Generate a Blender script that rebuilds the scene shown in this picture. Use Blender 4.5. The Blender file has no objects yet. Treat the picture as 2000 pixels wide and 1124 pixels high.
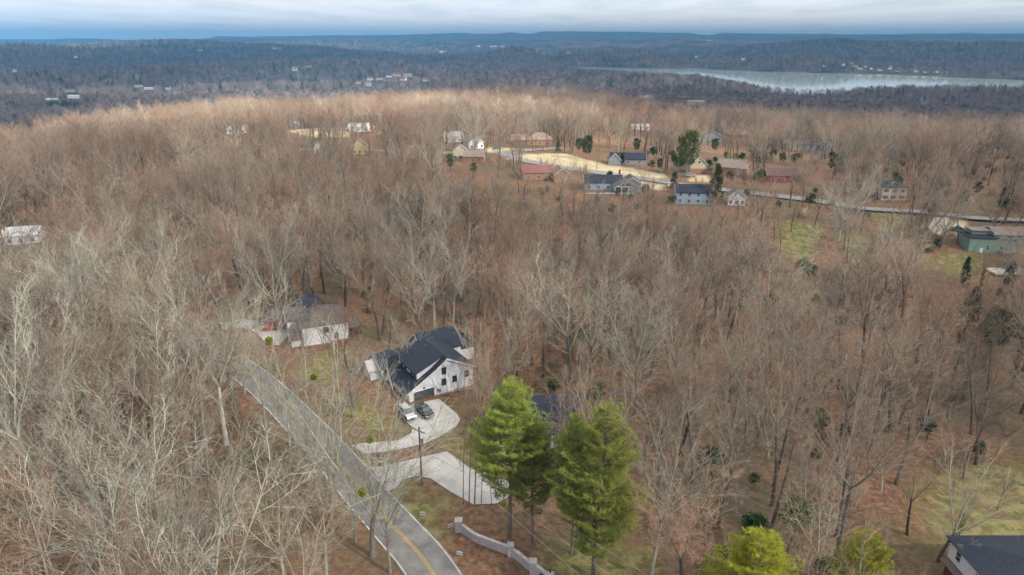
import bpy, math, random
import numpy as np
from mathutils import Vector, Matrix, noise as mnoise
random.seed(7); np.random.seed(7)
S = bpy.context.scene
COL = S.collection
R = math.radians
# ------------------------------------------------------------------ camera, light, exposure
CAMZ = 70.0; PITCH = R(19.7); FPX = 1333.0
cam_d = bpy.data.cameras.new('camera'); cam = bpy.data.objects.new('camera', cam_d); COL.objects.link(cam)
cam.location = (0, 0, CAMZ); cam.rotation_euler = (R(90) - PITCH, 0, 0)
cam_d.sensor_width = 36; cam_d.lens = 36 * FPX / 2000.0; cam_d.clip_start = 0.5; cam_d.clip_end = 90000
S.camera = cam
SUN_EL, SUN_AZ = 33.0, 125.0          # azimuth clockwise from +Y (view direction)
SUN_STRENGTH, SKY_STRENGTH, EXPOSURE = 5.0, 0.064, 1.05
HAZE_DENSITY = 0.000125; HAZE_COLOR = (0.17, 0.55, 1.0)
w = bpy.data.worlds.new("World"); S.world = w; w.use_nodes = True
nt = w.node_tree; nt.nodes.clear()
sky = nt.nodes.new('ShaderNodeTexSky'); sky.sky_type = 'NISHITA'; sky.sun_disc = False
sky.sun_elevation = R(SUN_EL); sky.sun_rotation = R(SUN_AZ); sky.altitude = 200; sky.air_density = 1.0; sky.dust_density = 1.5; sky.ozone_density = 1.5
bg = nt.nodes.new('ShaderNodeBackground'); bg.inputs[1].default_value = SKY_STRENGTH
out = nt.nodes.new('ShaderNodeOutputWorld')
# streaky high cloud, projected on a plane overhead
tc = nt.nodes.new('ShaderNodeTexCoord'); sep = nt.nodes.new('ShaderNodeSeparateXYZ'); nt.links.new(tc.outputs['Generated'], sep.inputs[0])
def M(op, a, b=None, tree=nt, c=None):
    n = tree.nodes.new('ShaderNodeMath'); n.operation = op
    for i, v in enumerate((a, b, c)):
        if v is None: continue
        if isinstance(v, (int, float)): n.inputs[i].default_value = v
        else: tree.links.new(v, n.inputs[i])
    return n.outputs[0]
zz = M('MAXIMUM', M('ADD', sep.outputs[2], 0.03), 0.03)
cmb = nt.nodes.new('ShaderNodeCombineXYZ')
nt.links.new(M('DIVIDE', sep.outputs[0], zz), cmb.inputs[0]); nt.links.new(M('DIVIDE', sep.outputs[1], zz), cmb.inputs[1])
mp = nt.nodes.new('ShaderNodeMapping'); mp.inputs['Scale'].default_value = (0.9, 0.42, 1); mp.inputs['Location'].default_value = (3.1, 1.7, 0)
nt.links.new(cmb.outputs[0], mp.inputs[0])
nz = nt.nodes.new('ShaderNodeTexNoise'); nz.inputs['Scale'].default_value = 1.0; nz.inputs['Detail'].default_value = 6; nz.inputs['Roughness'].default_value = 0.55; nz.inputs['Distortion'].default_value = 0.4
nt.links.new(mp.outputs[0], nz.inputs[0])
cr = nt.nodes.new('ShaderNodeValToRGB'); cr.color_ramp.elements[0].position = 0.30; cr.color_ramp.elements[1].position = 0.72
nt.links.new(nz.outputs[0], cr.inputs[0])
mixc = nt.nodes.new('ShaderNodeMix'); mixc.data_type = 'RGBA'
lowf = M('SUBTRACT', 1.0, M('MINIMUM', M('MULTIPLY', M('MAXIMUM', sep.outputs[2], 0.0), 7.0), 1.0))
nt.links.new(M('MINIMUM', M('ADD', M('MULTIPLY_ADD', cr.outputs[0], 0.42, c=0.28), M('MULTIPLY', lowf, 0.62)), 1.0), mixc.inputs[0])
nt.links.new(sky.outputs[0], mixc.inputs[6]); mixc.inputs[7].default_value = (11.5, 11.6, 11.8, 1)
nt.links.new(mixc.outputs[2], bg.inputs[0]); nt.links.new(bg.outputs[0], out.inputs[0])
sun_d = bpy.data.lights.new('sun', 'SUN'); sun_d.energy = SUN_STRENGTH; sun_d.angle = R(0.6); sun_d.color = (1.0, 0.93, 0.83)
sun = bpy.data.objects.new('sun', sun_d); COL.objects.link(sun)
sdir = Vector((math.sin(R(SUN_AZ)) * math.cos(R(SUN_EL)), math.cos(R(SUN_AZ)) * math.cos(R(SUN_EL)), math.sin(R(SUN_EL))))
sun.rotation_euler = (-sdir).to_track_quat('-Z', 'Y').to_euler(); sun.location = (0, 0, 500)
S.view_settings.view_transform = 'Standard'; S.view_settings.look = 'None'; S.view_settings.exposure = EXPOSURE; S.view_settings.gamma = 1
S.view_settings.use_curve_mapping = False
S.render.engine = 'CYCLES'
S.cycles.max_bounces = 5; S.cycles.diffuse_bounces = 2; S.cycles.glossy_bounces = 2; S.cycles.transmission_bounces = 2
S.cycles.transparent_max_bounces = 6; S.cycles.volume_bounces = 0; S.cycles.caustics_reflective = False; S.cycles.caustics_refractive = False
S.cycles.use_denoising = True

# ------------------------------------------------------------------ projection helpers (photograph pixels 2000x1124)
SP, CP = math.sin(PITCH), math.cos(PITCH)
def ray(px, py):
    u = (px - 1000) / FPX; v = (py - 562) / FPX
    return u, CP - v * SP, -(SP + v * CP)
def proj(x, y, z):
    d = y * CP + (CAMZ - z) * SP
    d = np.maximum(d, 1.0)
    up = (z - CAMZ) * CP + y * SP
    return 1000 + FPX * x / d, 562 - FPX * up / d, d
def at_z(px, py, z=0.0):
    dx, dy, dz = ray(px, py); t = (z - CAMZ) / dz
    return dx * t, dy * t
def sstep(a, b, x):
    t = np.clip((x - a) / (b - a), 0, 1); return t * t * (3 - 2 * t)
WATER = -62.0
def poly_world(pts, z): return np.array([at_z(a, b, z) for a, b in pts])
LAKES = [poly_world([(1075, 131.5), (1140, 131.5), (1240, 134), (1330, 134.5), (1345, 133), (1400, 137), (1500, 141), (1700, 145), (1850, 151), (2000, 157), (2300, 168), (2700, 182),
                     (2700, 215), (2300, 205), (2000, 194), (1800, 192), (1650, 192), (1560, 200), (1510, 190), (1450, 176), (1380, 166), (1300, 158), (1200, 150), (1110, 142)], WATER),
         poly_world([(690, 99.5), (740, 98.8), (782, 100), (790, 104), (760, 109), (700, 109)], WATER),
         poly_world([(870, 122.5), (915, 122.5), (930, 127), (880, 128.5)], WATER)]
def sdist(poly, x, y):
    """signed distance to polygon, negative inside"""
    x = np.asarray(x, float); y = np.asarray(y, float)
    d2 = np.full(x.shape, 1e18); ins = np.zeros(x.shape, bool)
    n = len(poly)
    for i in range(n):
        ax, ay = poly[i]; bx, by = poly[(i + 1) % n]
        ex, ey = bx - ax, by - ay; L = ex * ex + ey * ey + 1e-9
        t = np.clip(((x - ax) * ex + (y - ay) * ey) / L, 0, 1)
        d2 = np.minimum(d2, (x - ax - t * ex) ** 2 + (y - ay - t * ey) ** 2)
        c = ((ay > y) != (by > y)) & (x < (bx - ax) * (y - ay) / (by - ay + 1e-12) + ax)
        ins ^= c
    d = np.sqrt(d2); return np.where(ins, -d, d)
def inside(poly, x, y): return sdist(poly, x, y) < 0
# ridges and hills: (distance, radial width, [(column, crest row)...], rolls off outside the listed columns)
RIDGES = [(15500, 1500, [(-600, 68), (0, 80), (400, 79), (425, 71), (560, 71), (700, 69.5), (850, 67), (980, 66), (1000, 64), (1030, 67), (1060, 62), (1150, 61.5), (1280, 63), (1345, 65), (1385, 69), (1415, 64), (1500, 65.5), (1640, 67), (1800, 66.5), (2000, 66), (2600, 64)], False),
          (11500, 1000, [(-600, 74), (0, 78), (110, 77), (180, 76), (320, 77), (560, 77.5), (700, 79), (800, 78), (1000, 79), (1300, 77), (1700, 74), (2000, 73), (2600, 72)], False),
          (8200, 800, [(-600, 86), (0, 84), (180, 83), (300, 84), (500, 80), (640, 79), (800, 81), (1000, 84), (1070, 82), (1120, 75), (1180, 76), (1230, 80), (1290, 77), (1340, 74.5), (1400, 78), (1500, 79), (1570, 82), (1700, 79.5), (1850, 78), (2000, 77), (2600, 76)], False),
          (6300, 520, [(1480, 96), (1560, 88), (1610, 82), (1640, 82.5), (1700, 89), (1800, 92), (2000, 93), (2600, 94)], True),
          (6000, 480, [(150, 96), (260, 89), (330, 83.5), (400, 87), (480, 92), (540, 94), (640, 99)], True),
          (4700, 420, [(-600, 96), (-100, 90), (30, 90), (90, 93), (150, 100), (260, 108)], True),
          (4800, 380, [(480, 102), (560, 99), (640, 98), (760, 103)], True),
          (4700, 350, [(800, 112), (880, 100), (950, 91), (1000, 93), (1050, 100), (1100, 108)], True),
          (4350, 260, [(1050, 112), (1100, 102), (1160, 97), (1240, 98), (1290, 107), (1330, 122)], True),
          (3750, 240, [(1370, 124), (1440, 113), (1540, 108), (1600, 110), (1640, 118), (1680, 130), (1760, 134)], True),
          (3150, 200, [(1780, 142), (1870, 132), (1960, 132), (2060, 136), (2600, 140)], True),
          (1900, 260, [(1180, 168), (1260, 150), (1340, 146), (1440, 154), (1500, 166), (1560, 182)], True),
          (1650, 200, [(-600, 176), (1200, 205), (1500, 200), (1620, 182), (1700, 176), (1850, 178), (2000, 176), (2700, 178)], True),
          (2600, 300, [(-600, 140), (100, 142), (250, 138), (420, 128), (600, 124), (760, 122), (900, 138), (1000, 148), (1080, 158)], True)]
def ridge_h(x, y, base):
    r = np.hypot(x, y); az = np.arctan2(x, y); h = base.copy()
    for D, wd, prof, roll in RIDGES:
        cols = np.array([p[0] for p in prof], float); rows = np.array([p[1] for p in prof], float)
        u = (cols - 1000) / FPX; v = (rows - 562) / FPX
        azp = np.arctan2(u, CP - v * SP)
        Yc = D * np.cos(azp)
        zt = CAMZ - Yc * (SP + v * CP) / (CP - v * SP)
        if D < 5000: zt = zt - (22 if D < 2000 else 15)
        Z = np.interp(az, azp, zt)
        D2 = D * (1 + 0.03 * np.sin(az * 9 + D))
        g = np.exp(-((r - D2) / wd) ** 2)
        if roll:
            ww = 0.05
            g = g * sstep(azp[0] - ww, azp[0], az) * (1 - sstep(azp[-1], azp[-1] + ww, az))
        h = np.maximum(h, base + (Z - base) * g)
    return h
def smooth_noise(x, y, s, seed=0.0):
    a = np.sin(x / s + seed * 1.7) * np.cos(y / s * 1.13 + seed) + 0.5 * np.sin(x / s * 2.1 + y / s * 1.3 + seed * 2.3) + 0.35 * np.cos(y / s * 2.9 - x / s * 1.9 + seed * 3.1)
    return a / 1.85
def height(x, y):
    x = np.atleast_1d(np.asarray(x, float)); y = np.atleast_1d(np.asarray(y, float))
    r = np.hypot(x, y)
    h = 9.5 * sstep(215, 350, y + 0.10 * np.abs(x))                      # rise to the ridge street
    h -= 6.0 * np.exp(-(((y - 200 - 0.05 * x) / 38) ** 2)) * sstep(-40, 20, x)   # creek bottom behind the houses
    h -= 3.0 * np.exp(-((x - 4) ** 2 + (y - 134) ** 2) / 130.0)
    h += 2.0 * smooth_noise(x, y, 90.0, 2.0) * sstep(150, 260, r)
    crest = 600 + 60 * np.sin(x / 240.0)
    crest = crest - 215 * sstep(40, 330, x) - 150 * sstep(-170, -380, x)
    h -= 15 * sstep(-200, -380, x) * sstep(240, 400, y) + 13 * sstep(-40, 200, x) * sstep(365, 480, y)
    far = -40 - 14 * sstep(1100, 2600, r) + 7 * smooth_noise(x, y, 260.0, 5.0) * sstep(600, 1200, r)
    crest = crest + 26 * np.sin(x / 61.0 + 1.0) + 14 * np.sin(x / 23.0)
    t = sstep(0, 1, (r - crest) / (430 + 520 * sstep(-40, 200, x)))
    h = h * (1 - t) + far * t
    h = np.where(y < -40, h * 0 + 0.0 + (-20) * sstep(-60, -600, y) * 1.0, h) if False else h
    h = ridge_h(x, y, h)
    h = h + sstep(3500, 9000, r) * (11 * smooth_noise(x, y, 430.0, 8.0) + 7 * smooth_noise(x, y, 170.0, 3.0))
    h = np.maximum(h, WATER + 1.8)
    for P in LAKES:
        sd = sdist(P, x, y)
        k = sstep(0, 160 + r * 0.02, sd)
        h = np.where(sd < 0, WATER - 4, np.where(k < 1, (WATER + 0.8) + np.maximum(h - WATER - 0.8, 1.0) * k, h))
    return h
def hz(x, y): return float(height(x, y)[0])
_T = np.concatenate([np.linspace(50, 900, 1500), np.geomspace(901, 16000, 1500)])
def ground(px, py):
    """point of the terrain seen at a photograph pixel"""
    dx, dy, dz = ray(px, py)
    X = dx / dy * _T; Z = CAMZ + dz / dy * _T; H = height(X, _T)
    k = np.argmax(Z <= H)
    if Z[k] > H[k]: k = len(_T) - 1
    return float(X[k]), float(_T[k]), float(H[k])

# ------------------------------------------------------------------ materials
def mat(name, color, rough=0.85, noise=None, spec=0.25, metal=0.0, bump=0.0, color2=None, rand=0.0, scale=None):
    """plain procedural surface: two tones broken by noise, optional per object variation"""
    m = bpy.data.materials.new(name); m.use_nodes = True; t = m.node_tree; b = t.nodes['Principled BSDF']
    b.inputs['Roughness'].default_value = rough; b.inputs['Specular IOR Level'].default_value = spec; b.inputs['Metallic'].default_value = metal
    c2 = color2 or tuple(c * 0.72 for c in color)
    geo = t.nodes.new('ShaderNodeTexCoord')
    n = t.nodes.new('ShaderNodeTexNoise'); n.inputs['Scale'].default_value = scale or 1.5; n.inputs['Detail'].default_value = 6; n.inputs['Roughness'].default_value = 0.6
    t.links.new(geo.outputs['Object'], n.inputs[0])
    r = t.nodes.new('ShaderNodeMapRange'); r.inputs[1].default_value = 0.35; r.inputs[2].default_value = 0.68; t.links.new(n.outputs[0], r.inputs[0])
    mx = t.nodes.new('ShaderNodeMix'); mx.data_type = 'RGBA'; mx.inputs[6].default_value = (*color, 1); mx.inputs[7].default_value = (*c2, 1)
    t.links.new(r.outputs[0], mx.inputs[0]); col = mx.outputs[2]
    if rand:
        oi = t.nodes.new('ShaderNodeObjectInfo'); hs = t.nodes.new('ShaderNodeHueSaturation')
        t.links.new(col, hs.inputs['Color']); mr = t.nodes.new('ShaderNodeMapRange'); mr.inputs[3].default_value = 1 - rand; mr.inputs[4].default_value = 1 + rand
        t.links.new(oi.outputs['Random'], mr.inputs[0]); t.links.new(mr.outputs[0], hs.inputs['Value']); col = hs.outputs[0]
    t.links.new(col, b.inputs['Base Color'])
    if bump:
        bp = t.nodes.new('ShaderNodeBump'); bp.inputs['Strength'].default_value = bump; bp.inputs['Distance'].default_value = 0.05
        n2 = t.nodes.new('ShaderNodeTexNoise'); n2.inputs['Scale'].default_value = (scale or 1.5) * 6; n2.inputs['Detail'].default_value = 5
        t.links.new(geo.outputs['Object'], n2.inputs[0]); t.links.new(n2.outputs[0], bp.inputs['Height']); t.links.new(bp.outputs[0], b.inputs['Normal'])
    return m
def plant_mat(name, tones, zone=True, rough=0.9, trans=0.0, zscale=0.012):
    """bark, twig and leaf colours: tone varies tree by tree (random) and by stand (place)"""
    m = bpy.data.materials.new(name); m.use_nodes = True; t = m.node_tree; b = t.nodes['Principled BSDF']
    b.inputs['Roughness'].default_value = rough; b.inputs['Specular IOR Level'].default_value = 0.12
    oi = t.nodes.new('ShaderNodeObjectInfo')
    nz = t.nodes.new('ShaderNodeTexNoise'); nz.inputs['Scale'].default_value = zscale; nz.inputs['Detail'].default_value = 2
    t.links.new(oi.outputs['Location'], nz.inputs[0])
    a = M('MULTIPLY', oi.outputs['Random'], 0.75, t); z = M('MULTIPLY_ADD', nz.outputs[0], 1.4, t, c=-0.58)
    f = M('ADD', a, z, t)
    r = t.nodes.new('ShaderNodeValToRGB'); e = r.color_ramp.elements
    while len(e) < len(tones): e.new(0.5)
    for i, c in enumerate(tones): e[i].position = i / (len(tones) - 1); e[i].color = (*c, 1)
    t.links.new(f, r.inputs[0])
    tcn = t.nodes.new('ShaderNodeTexCoord'); n2 = t.nodes.new('ShaderNodeTexNoise'); n2.inputs['Scale'].default_value = 1.1; n2.inputs['Detail'].default_value = 3
    t.links.new(tcn.outputs['Object'], n2.inputs[0])
    hs = t.nodes.new('ShaderNodeHueSaturation'); t.links.new(r.outputs[0], hs.inputs['Color'])
    own = M('MULTIPLY_ADD', M('FRACT', M('MULTIPLY', oi.outputs['Random'], 7.31, t), None, t), 0.55, t, c=0.70)
    t.links.new(M('MULTIPLY', M('MULTIPLY_ADD', n2.outputs[0], 1.1, t, c=0.45), own, t), hs.inputs['Value'])
    t.links.new(hs.outputs[0], b.inputs['Base Color'])
    if trans:
        tr = t.nodes.new('ShaderNodeBsdfTranslucent'); t.links.new(hs.outputs[0], tr.inputs[0]); ms = t.nodes.new('ShaderNodeMixShader'); ms.inputs[0].default_value = trans
        t.links.new(b.outputs[0], ms.inputs[1]); t.links.new(tr.outputs[0], ms.inputs[2]); t.links.new(ms.outputs[0], t.nodes['Material Output'].inputs[0])
    return m
TRUNK = plant_mat('trunk_bark', [(.085, .065, .05), (.13, .11, .09), (.19, .17, .14)])
BARK = plant_mat('bark', [(.14, .11, .085), (.23, .19, .145), (.31, .27, .21), (.42, .40, .32)])
BARK_PALE = plant_mat('pale_bark', [(.24, .22, .165), (.34, .33, .255), (.48, .47, .39)])
TWIG = plant_mat('twig', [(.14, .095, .07), (.30, .18, .12), (.41, .265, .18), (.24, .185, .14), (.38, .29, .205), (.50, .42, .31)])
TWIG_PALE = plant_mat('pale_twig', [(.25, .21, .16), (.32, .29, .225), (.40, .38, .31)])
TWIG_DARK = plant_mat('dark_twig', [(.10, .08, .06), (.14, .12, .09)])
FARTWIG = plant_mat('distant_twig', [(.15, .12, .12), (.22, .17, .165), (.19, .17, .17), (.29, .235, .215)], zscale=0.006)
NEEDLE = plant_mat('pine_needle', [(.16, .20, .04), (.23, .27, .05), (.33, .36, .075)], trans=0.25)
NEEDLE_MID = plant_mat('green_needle', [(.13, .17, .03), (.18, .22, .04)], trans=0.2)
NEEDLE_GOLD = plant_mat('golden_pine_needle', [(.30, .32, .035), (.38, .37, .04)], trans=0.3)
NEEDLE_DARK = plant_mat('dark_needle', [(.03, .065, .02), (.05, .095, .025), (.08, .125, .03)], trans=0.15)
IVY = plant_mat('ivy_leaf', [(.04, .085, .02), (.07, .13, .025), (.10, .17, .03)], trans=0.2)
MISTLE = plant_mat('mistletoe_leaf', [(.16, .20, .02), (.22, .26, .03)], trans=0.3)
RUST = plant_mat('rust_leaf', [(.30, .11, .04), (.36, .15, .06)], trans=0.25)
TANLEAF = plant_mat('tan_leaf', [(.42, .24, .12), (.48, .30, .16)], trans=0.25)
ASPHALT = mat('asphalt', (.26, .247, .23), color2=(.15, .14, .13), rough=0.9, scale=0.35, bump=0.2)
STREET = mat('old_street_asphalt', (.30, .29, .275), color2=(.22, .21, .20), rough=0.9, scale=0.2)
CONCRETE = mat('concrete', (.52, .50, .46), color2=(.38, .36, .32), rough=0.85, scale=0.35, bump=0.1)
WHITE_PAINT = mat('white_road_paint', (.70, .70, .68), color2=(.42, .42, .40), scale=1.3)
YELLOW_PAINT = mat('yellow_road_paint', (.62, .40, .05), color2=(.42, .28, .06), scale=1.3)
SIDING = mat('white_siding', (.74, .75, .76), color2=(.66, .67, .69), rough=0.6)
TRIM = mat('white_trim', (.80, .80, .80), rough=0.5)
GLASS = mat('window_glass', (.04, .055, .06), rough=0.08, spec=0.9)
SHINGLE_DARK = mat('charcoal_shingle', (.026, .032, .045), color2=(.042, .05, .068), rough=0.9, scale=3, bump=0.4)
SHINGLE_GREY = mat('weathered_grey_shingle', (.085, .075, .068), color2=(.125, .11, .10), rough=0.9, scale=1.2, bump=0.4)
SHINGLE_TAN = mat('tan_shingle', (.25, .19, .155), color2=(.31, .25, .2), rough=0.9, scale=1.2)
SHINGLE_BROWN = mat('red_brown_shingle', (.17, .095, .08), color2=(.13, .08, .07), rough=0.85, scale=1.2)
SHINGLE_RED = mat('red_shingle', (.27, .11, .10), color2=(.22, .10, .09), rough=0.8, scale=1.2)
SHINGLE_PALE = mat('pale_shingle', (.52, .51, .48), color2=(.42, .41, .39), rough=0.8, scale=1)
BRICK = mat('red_brick', (.33, .10, .07), color2=(.24, .08, .06), rough=0.9, scale=4)
BRICK_TAN = mat('tan_brick', (.40, .23, .15), color2=(.33, .19, .13), rough=0.9, scale=4)
BLOCK = mat('tan_foundation', (.46, .36, .26), color2=(.38, .30, .22), rough=0.9, scale=2)
CREAM = mat('cream_siding', (.62, .54, .40), rough=0.7)
YELLOW_WALL = mat('yellow_siding', (.62, .52, .26), rough=0.7)
BLUE_WALL = mat('pale_blue_siding', (.36, .47, .60), rough=0.7)
GREEN_WALL = mat('sage_green_siding', (.27, .38, .30), rough=0.75)
GREY_WALL = mat('grey_siding', (.36, .37, .38), rough=0.75)
DARKRED = mat('dark_red_wall', (.22, .035, .04), rough=0.8)
GARAGE_GREY = mat('dark_garage_door', (.085, .09, .095), rough=0.55)
BLACK = mat('black_paint', (.02, .02, .022), rough=0.4, spec=0.5)
METAL = mat('galvanised_metal', (.42, .43, .44), rough=0.45, metal=0.6)
WOOD = mat('weathered_pole_wood', (.20, .16, .125), color2=(.14, .115, .09), rough=0.95, scale=5)
STUCCO = mat('pale_mauve_brick', (.52, .45, .43), color2=(.42, .36, .35), rough=0.9, scale=1.6, bump=0.3)
CAPSTONE = mat('pale_capstone', (.62, .57, .54), rough=0.85)
CAR_SILVER = mat('silver_car_paint', (.55, .55, .56), rough=0.3, spec=0.6, metal=0.3)
CAR_DARK = mat('dark_car_paint', (.025, .03, .04), rough=0.25, spec=0.7)
CAR_BLUE = mat('blue_car_paint', (.06, .14, .30), rough=0.3, spec=0.6)
CAR_WHITE = mat('white_car_paint', (.72, .73, .74), rough=0.3, spec=0.5)
RUBBER = mat('tyre_rubber', (.02, .02, .02), rough=0.9)
LAMP = mat('headlamp_lens', (.75, .76, .78), rough=0.15, spec=0.8)
CARGLASS = mat('car_glass', (.05, .10, .11), rough=0.05, spec=1.0)
ORANGE_CLAY = mat('orange_brick_base', (.50, .20, .10), rough=0.9)
SIGNRED = mat('red_sign_face', (.6, .06, .05), rough=0.5)
SIGNGREEN = mat('green_sign_face', (.05, .35, .15), rough=0.5)
WATER_M = None

# ------------------------------------------------------------------ mesh helpers
class MB:
    def __init__(s): s.v = []; s.f = []; s.m = []
    def poly(s, pts, mi=0):
        b = len(s.v); s.v.extend(tuple(p) for p in pts); s.f.append(tuple(range(b, b + len(pts)))); s.m.append(mi)
    def hexa(s, q, mi=0):
        b = len(s.v); s.v.extend(tuple(p) for p in q)
        for f in ((0, 3, 2, 1), (4, 5, 6, 7), (0, 1, 5, 4), (1, 2, 6, 5), (2, 3, 7, 6), (3, 0, 4, 7)):
            s.f.append(tuple(b + i for i in f)); s.m.append(mi)
    def box(s, x0, x1, y0, y1, z0, z1, mi=0):
        s.hexa([(x0, y0, z0), (x1, y0, z0), (x1, y1, z0), (x0, y1, z0), (x0, y0, z1), (x1, y0, z1), (x1, y1, z1), (x0, y1, z1)], mi)
    def prism(s, prof, axis, a, b, mi=0):
        """closed profile [(p,q)...] extruded along axis from a to b: axis 0 -> profile in y,z ; axis 1 -> profile in x,z"""
        f = (lambda p, q, t: (t, p, q)) if axis == 0 else ((lambda p, q, t: (p, t, q)) if axis == 1 else (lambda p, q, t: (p, q, t)))
        n = len(prof); b0 = len(s.v)
        s.v.extend(f(p, q, a) for p, q in prof); s.v.extend(f(p, q, b) for p, q in prof)
        s.f.append(tuple(range(b0, b0 + n))); s.m.append(mi); s.f.append(tuple(range(b0 + 2 * n - 1, b0 + n - 1, -1))); s.m.append(mi)
        for i in range(n):
            j = (i + 1) % n; s.f.append((b0 + i, b0 + n + i, b0 + n + j, b0 + j)); s.m.append(mi)
    def tube(s, pts, rad, sides=5, mi=0, tip=True):
        n = len(pts); rings = []
        for i in range(n):
            a = pts[max(0, i - 1)]; c = pts[min(n - 1, i + 1)]
            dx, dy, dz = c[0] - a[0], c[1] - a[1], c[2] - a[2]; L = math.sqrt(dx * dx + dy * dy + dz * dz) or 1; dx /= L; dy /= L; dz /= L
            if abs(dz) < 0.9: ux, uy, uz = dy, -dx, 0.0
            else: ux, uy, uz = 0.0, dz, -dy
            l = math.sqrt(ux * ux + uy * uy + uz * uz) or 1; ux /= l; uy /= l; uz /= l
            wx, wy, wz = dy * uz - dz * uy, dz * ux - dx * uz, dx * uy - dy * ux
            p = pts[i]; r = rad[i]; b = len(s.v)
            if tip and i == n - 1: s.v.append((p[0], p[1], p[2])); rings.append((b, 1)); continue
            for k in range(sides):
                a_ = 6.2832 * k / sides; c_, s_ = math.cos(a_) * r, math.sin(a_) * r
                s.v.append((p[0] + ux * c_ + wx * s_, p[1] + uy * c_ + wy * s_, p[2] + uz * c_ + wz * s_))
            rings.append((b, sides))
        for i in range(n - 1):
            b0, _ = rings[i]; b1, k1 = rings[i + 1]
            for k in range(sides):
                j = (k + 1) % sides
                s.f.append((b0 + k, b0 + j, b1) if k1 == 1 else (b0 + k, b0 + j, b1 + j, b1 + k)); s.m.append(mi)
    def mesh(s, name, mats, smooth=False):
        me = bpy.data.meshes.new(name); me.from_pydata(s.v, [], s.f)
        for m in (mats if isinstance(mats, (list, tuple)) else [mats]): me.materials.append(m)
        if any(s.m): me.polygons.foreach_set('material_index', s.m)
        if smooth: me.polygons.foreach_set('use_smooth', [True] * len(s.f))
        me.update(); return me
    def obj(s, name, mats, parent=None, smooth=False, fix=True):
        me = s.mesh(name, mats, smooth)
        if fix:
            import bmesh
            bm = bmesh.new(); bm.from_mesh(me); bmesh.ops.recalc_face_normals(bm, faces=bm.faces); bm.to_mesh(me); bm.free()
        return link(name, me, parent)
def link(name, me, parent=None):
    o = bpy.data.objects.new(name, me); COL.objects.link(o)
    if parent: o.parent = parent
    return o
def tag(o, label=None, cat=None, group=None, kind=None):
    if label: o['label'] = label
    if cat: o['category'] = cat
    if group: o['group'] = group
    if kind: o['kind'] = kind
    return o
def empty(name, loc, rz=0.0, label=None, cat=None, group=None):
    o = bpy.data.objects.new(name, None); COL.objects.link(o); o.location = loc; o.rotation_euler = (0, 0, rz); o.empty_display_size = 0.5
    return tag(o, label, cat, group)
def copy_tree(o, parent=None):
    c = o.copy(); COL.objects.link(c); c.parent = parent
    for ch in [k for k in ALLCH.get(o.name, list(o.children))]: copy_tree(ch, c)
    return c
ALLCH = {}
# ------------------------------------------------------------------ clearings, road lines (world coordinates from where they are seen)
def wp(pts, z=0.0): return [at_z(a, b, z) for a, b in pts]
def gp(pts): return np.array([ground(a, b)[:2] for a, b in pts])
def spline(pts, step=2.0):
    P = [np.array(p, float) for p in pts]; P = [2 * P[0] - P[1]] + P + [2 * P[-1] - P[-2]]; outp = []
    for i in range(1, len(P) - 2):
        n = max(2, int(np.linalg.norm(P[i + 1] - P[i]) / step))
        for k in range(n):
            t = k / n; a, b, c, d = P[i - 1], P[i], P[i + 1], P[i + 2]
            outp.append(0.5 * ((2 * b) + (c - a) * t + (2 * a - 5 * b + 4 * c - d) * t * t + (3 * b - a - 3 * c + d) * t ** 3))
    outp.append(P[-2]); return np.array(outp)
ROAD = spline(wp([(1010, 1420), (915, 1240), (833, 1102), (775, 1035), (698, 948), (645, 885), (585, 822), (510, 750), (443, 701), (385, 659), (330, 627), (270, 596), (215, 577), (140, 558), (40, 545), (-120, 530)]))
DRIVE1 = np.array(wp([(829, 786), (856, 780), (876, 796), (893, 810), (899, 822), (890, 835), (863, 852), (827, 868), (784, 878), (745, 884), (712, 888), (686, 872), (700, 868), (774, 862), (803, 848), (806, 836), (790, 822), (778, 806), (800, 794)]))
DRIVE2 = np.array(wp([(722, 912), (743, 913), (800, 900), (873, 883), (895, 899), (918, 916), (985, 930), (1000, 950), (992, 974), (967, 985), (925, 987), (880, 962), (841, 936), (815, 931), (790, 937), (772, 955), (756, 962)]))
DRIVE3 = np.array(wp([(428, 632), (470, 624), (520, 630), (556, 640), (566, 652), (545, 676), (520, 672), (500, 650), (470, 640), (436, 646)]))
ST1 = gp([(700, 292), (800, 300), (905, 299), (970, 299), (1036, 294), (1100, 290)])
ST2 = gp([(975, 299), (1000, 308), (1040, 318), (1102, 329), (1180, 340), (1260, 351), (1330, 362), (1430, 374), (1552, 388), (1620, 398), (1685, 408), (1818, 417), (1895, 426), (2010, 431), (2150, 438)])
ST1 = spline(ST1, 4); ST2 = spline(ST2, 4)
ST3 = spline(gp([(560, 262), (610, 256), (680, 252)]), 4)
GRAVEL = gp([(1812, 448), (1822, 428), (1856, 426), (1852, 452), (1830, 462)])
STRAW = [gp(p) for p in ([(985, 312), (1010, 302), (1100, 300), (1144, 312), (1190, 322), (1260, 334), (1300, 342), (1305, 352), (1250, 346), (1180, 336), (1100, 326), (1030, 314)],
                         [(1344, 354), (1350, 341), (1384, 344), (1392, 356)], [(560, 256), (640, 250), (690, 262), (680, 268), (600, 268)],
                         [(1210, 362), (1240, 352), (1300, 362), (1290, 372)], [(955, 288), (1040, 292), (1010, 300), (940, 297)], [(1840, 440), (1880, 425), (1890, 440), (1870, 460)])]
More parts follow.
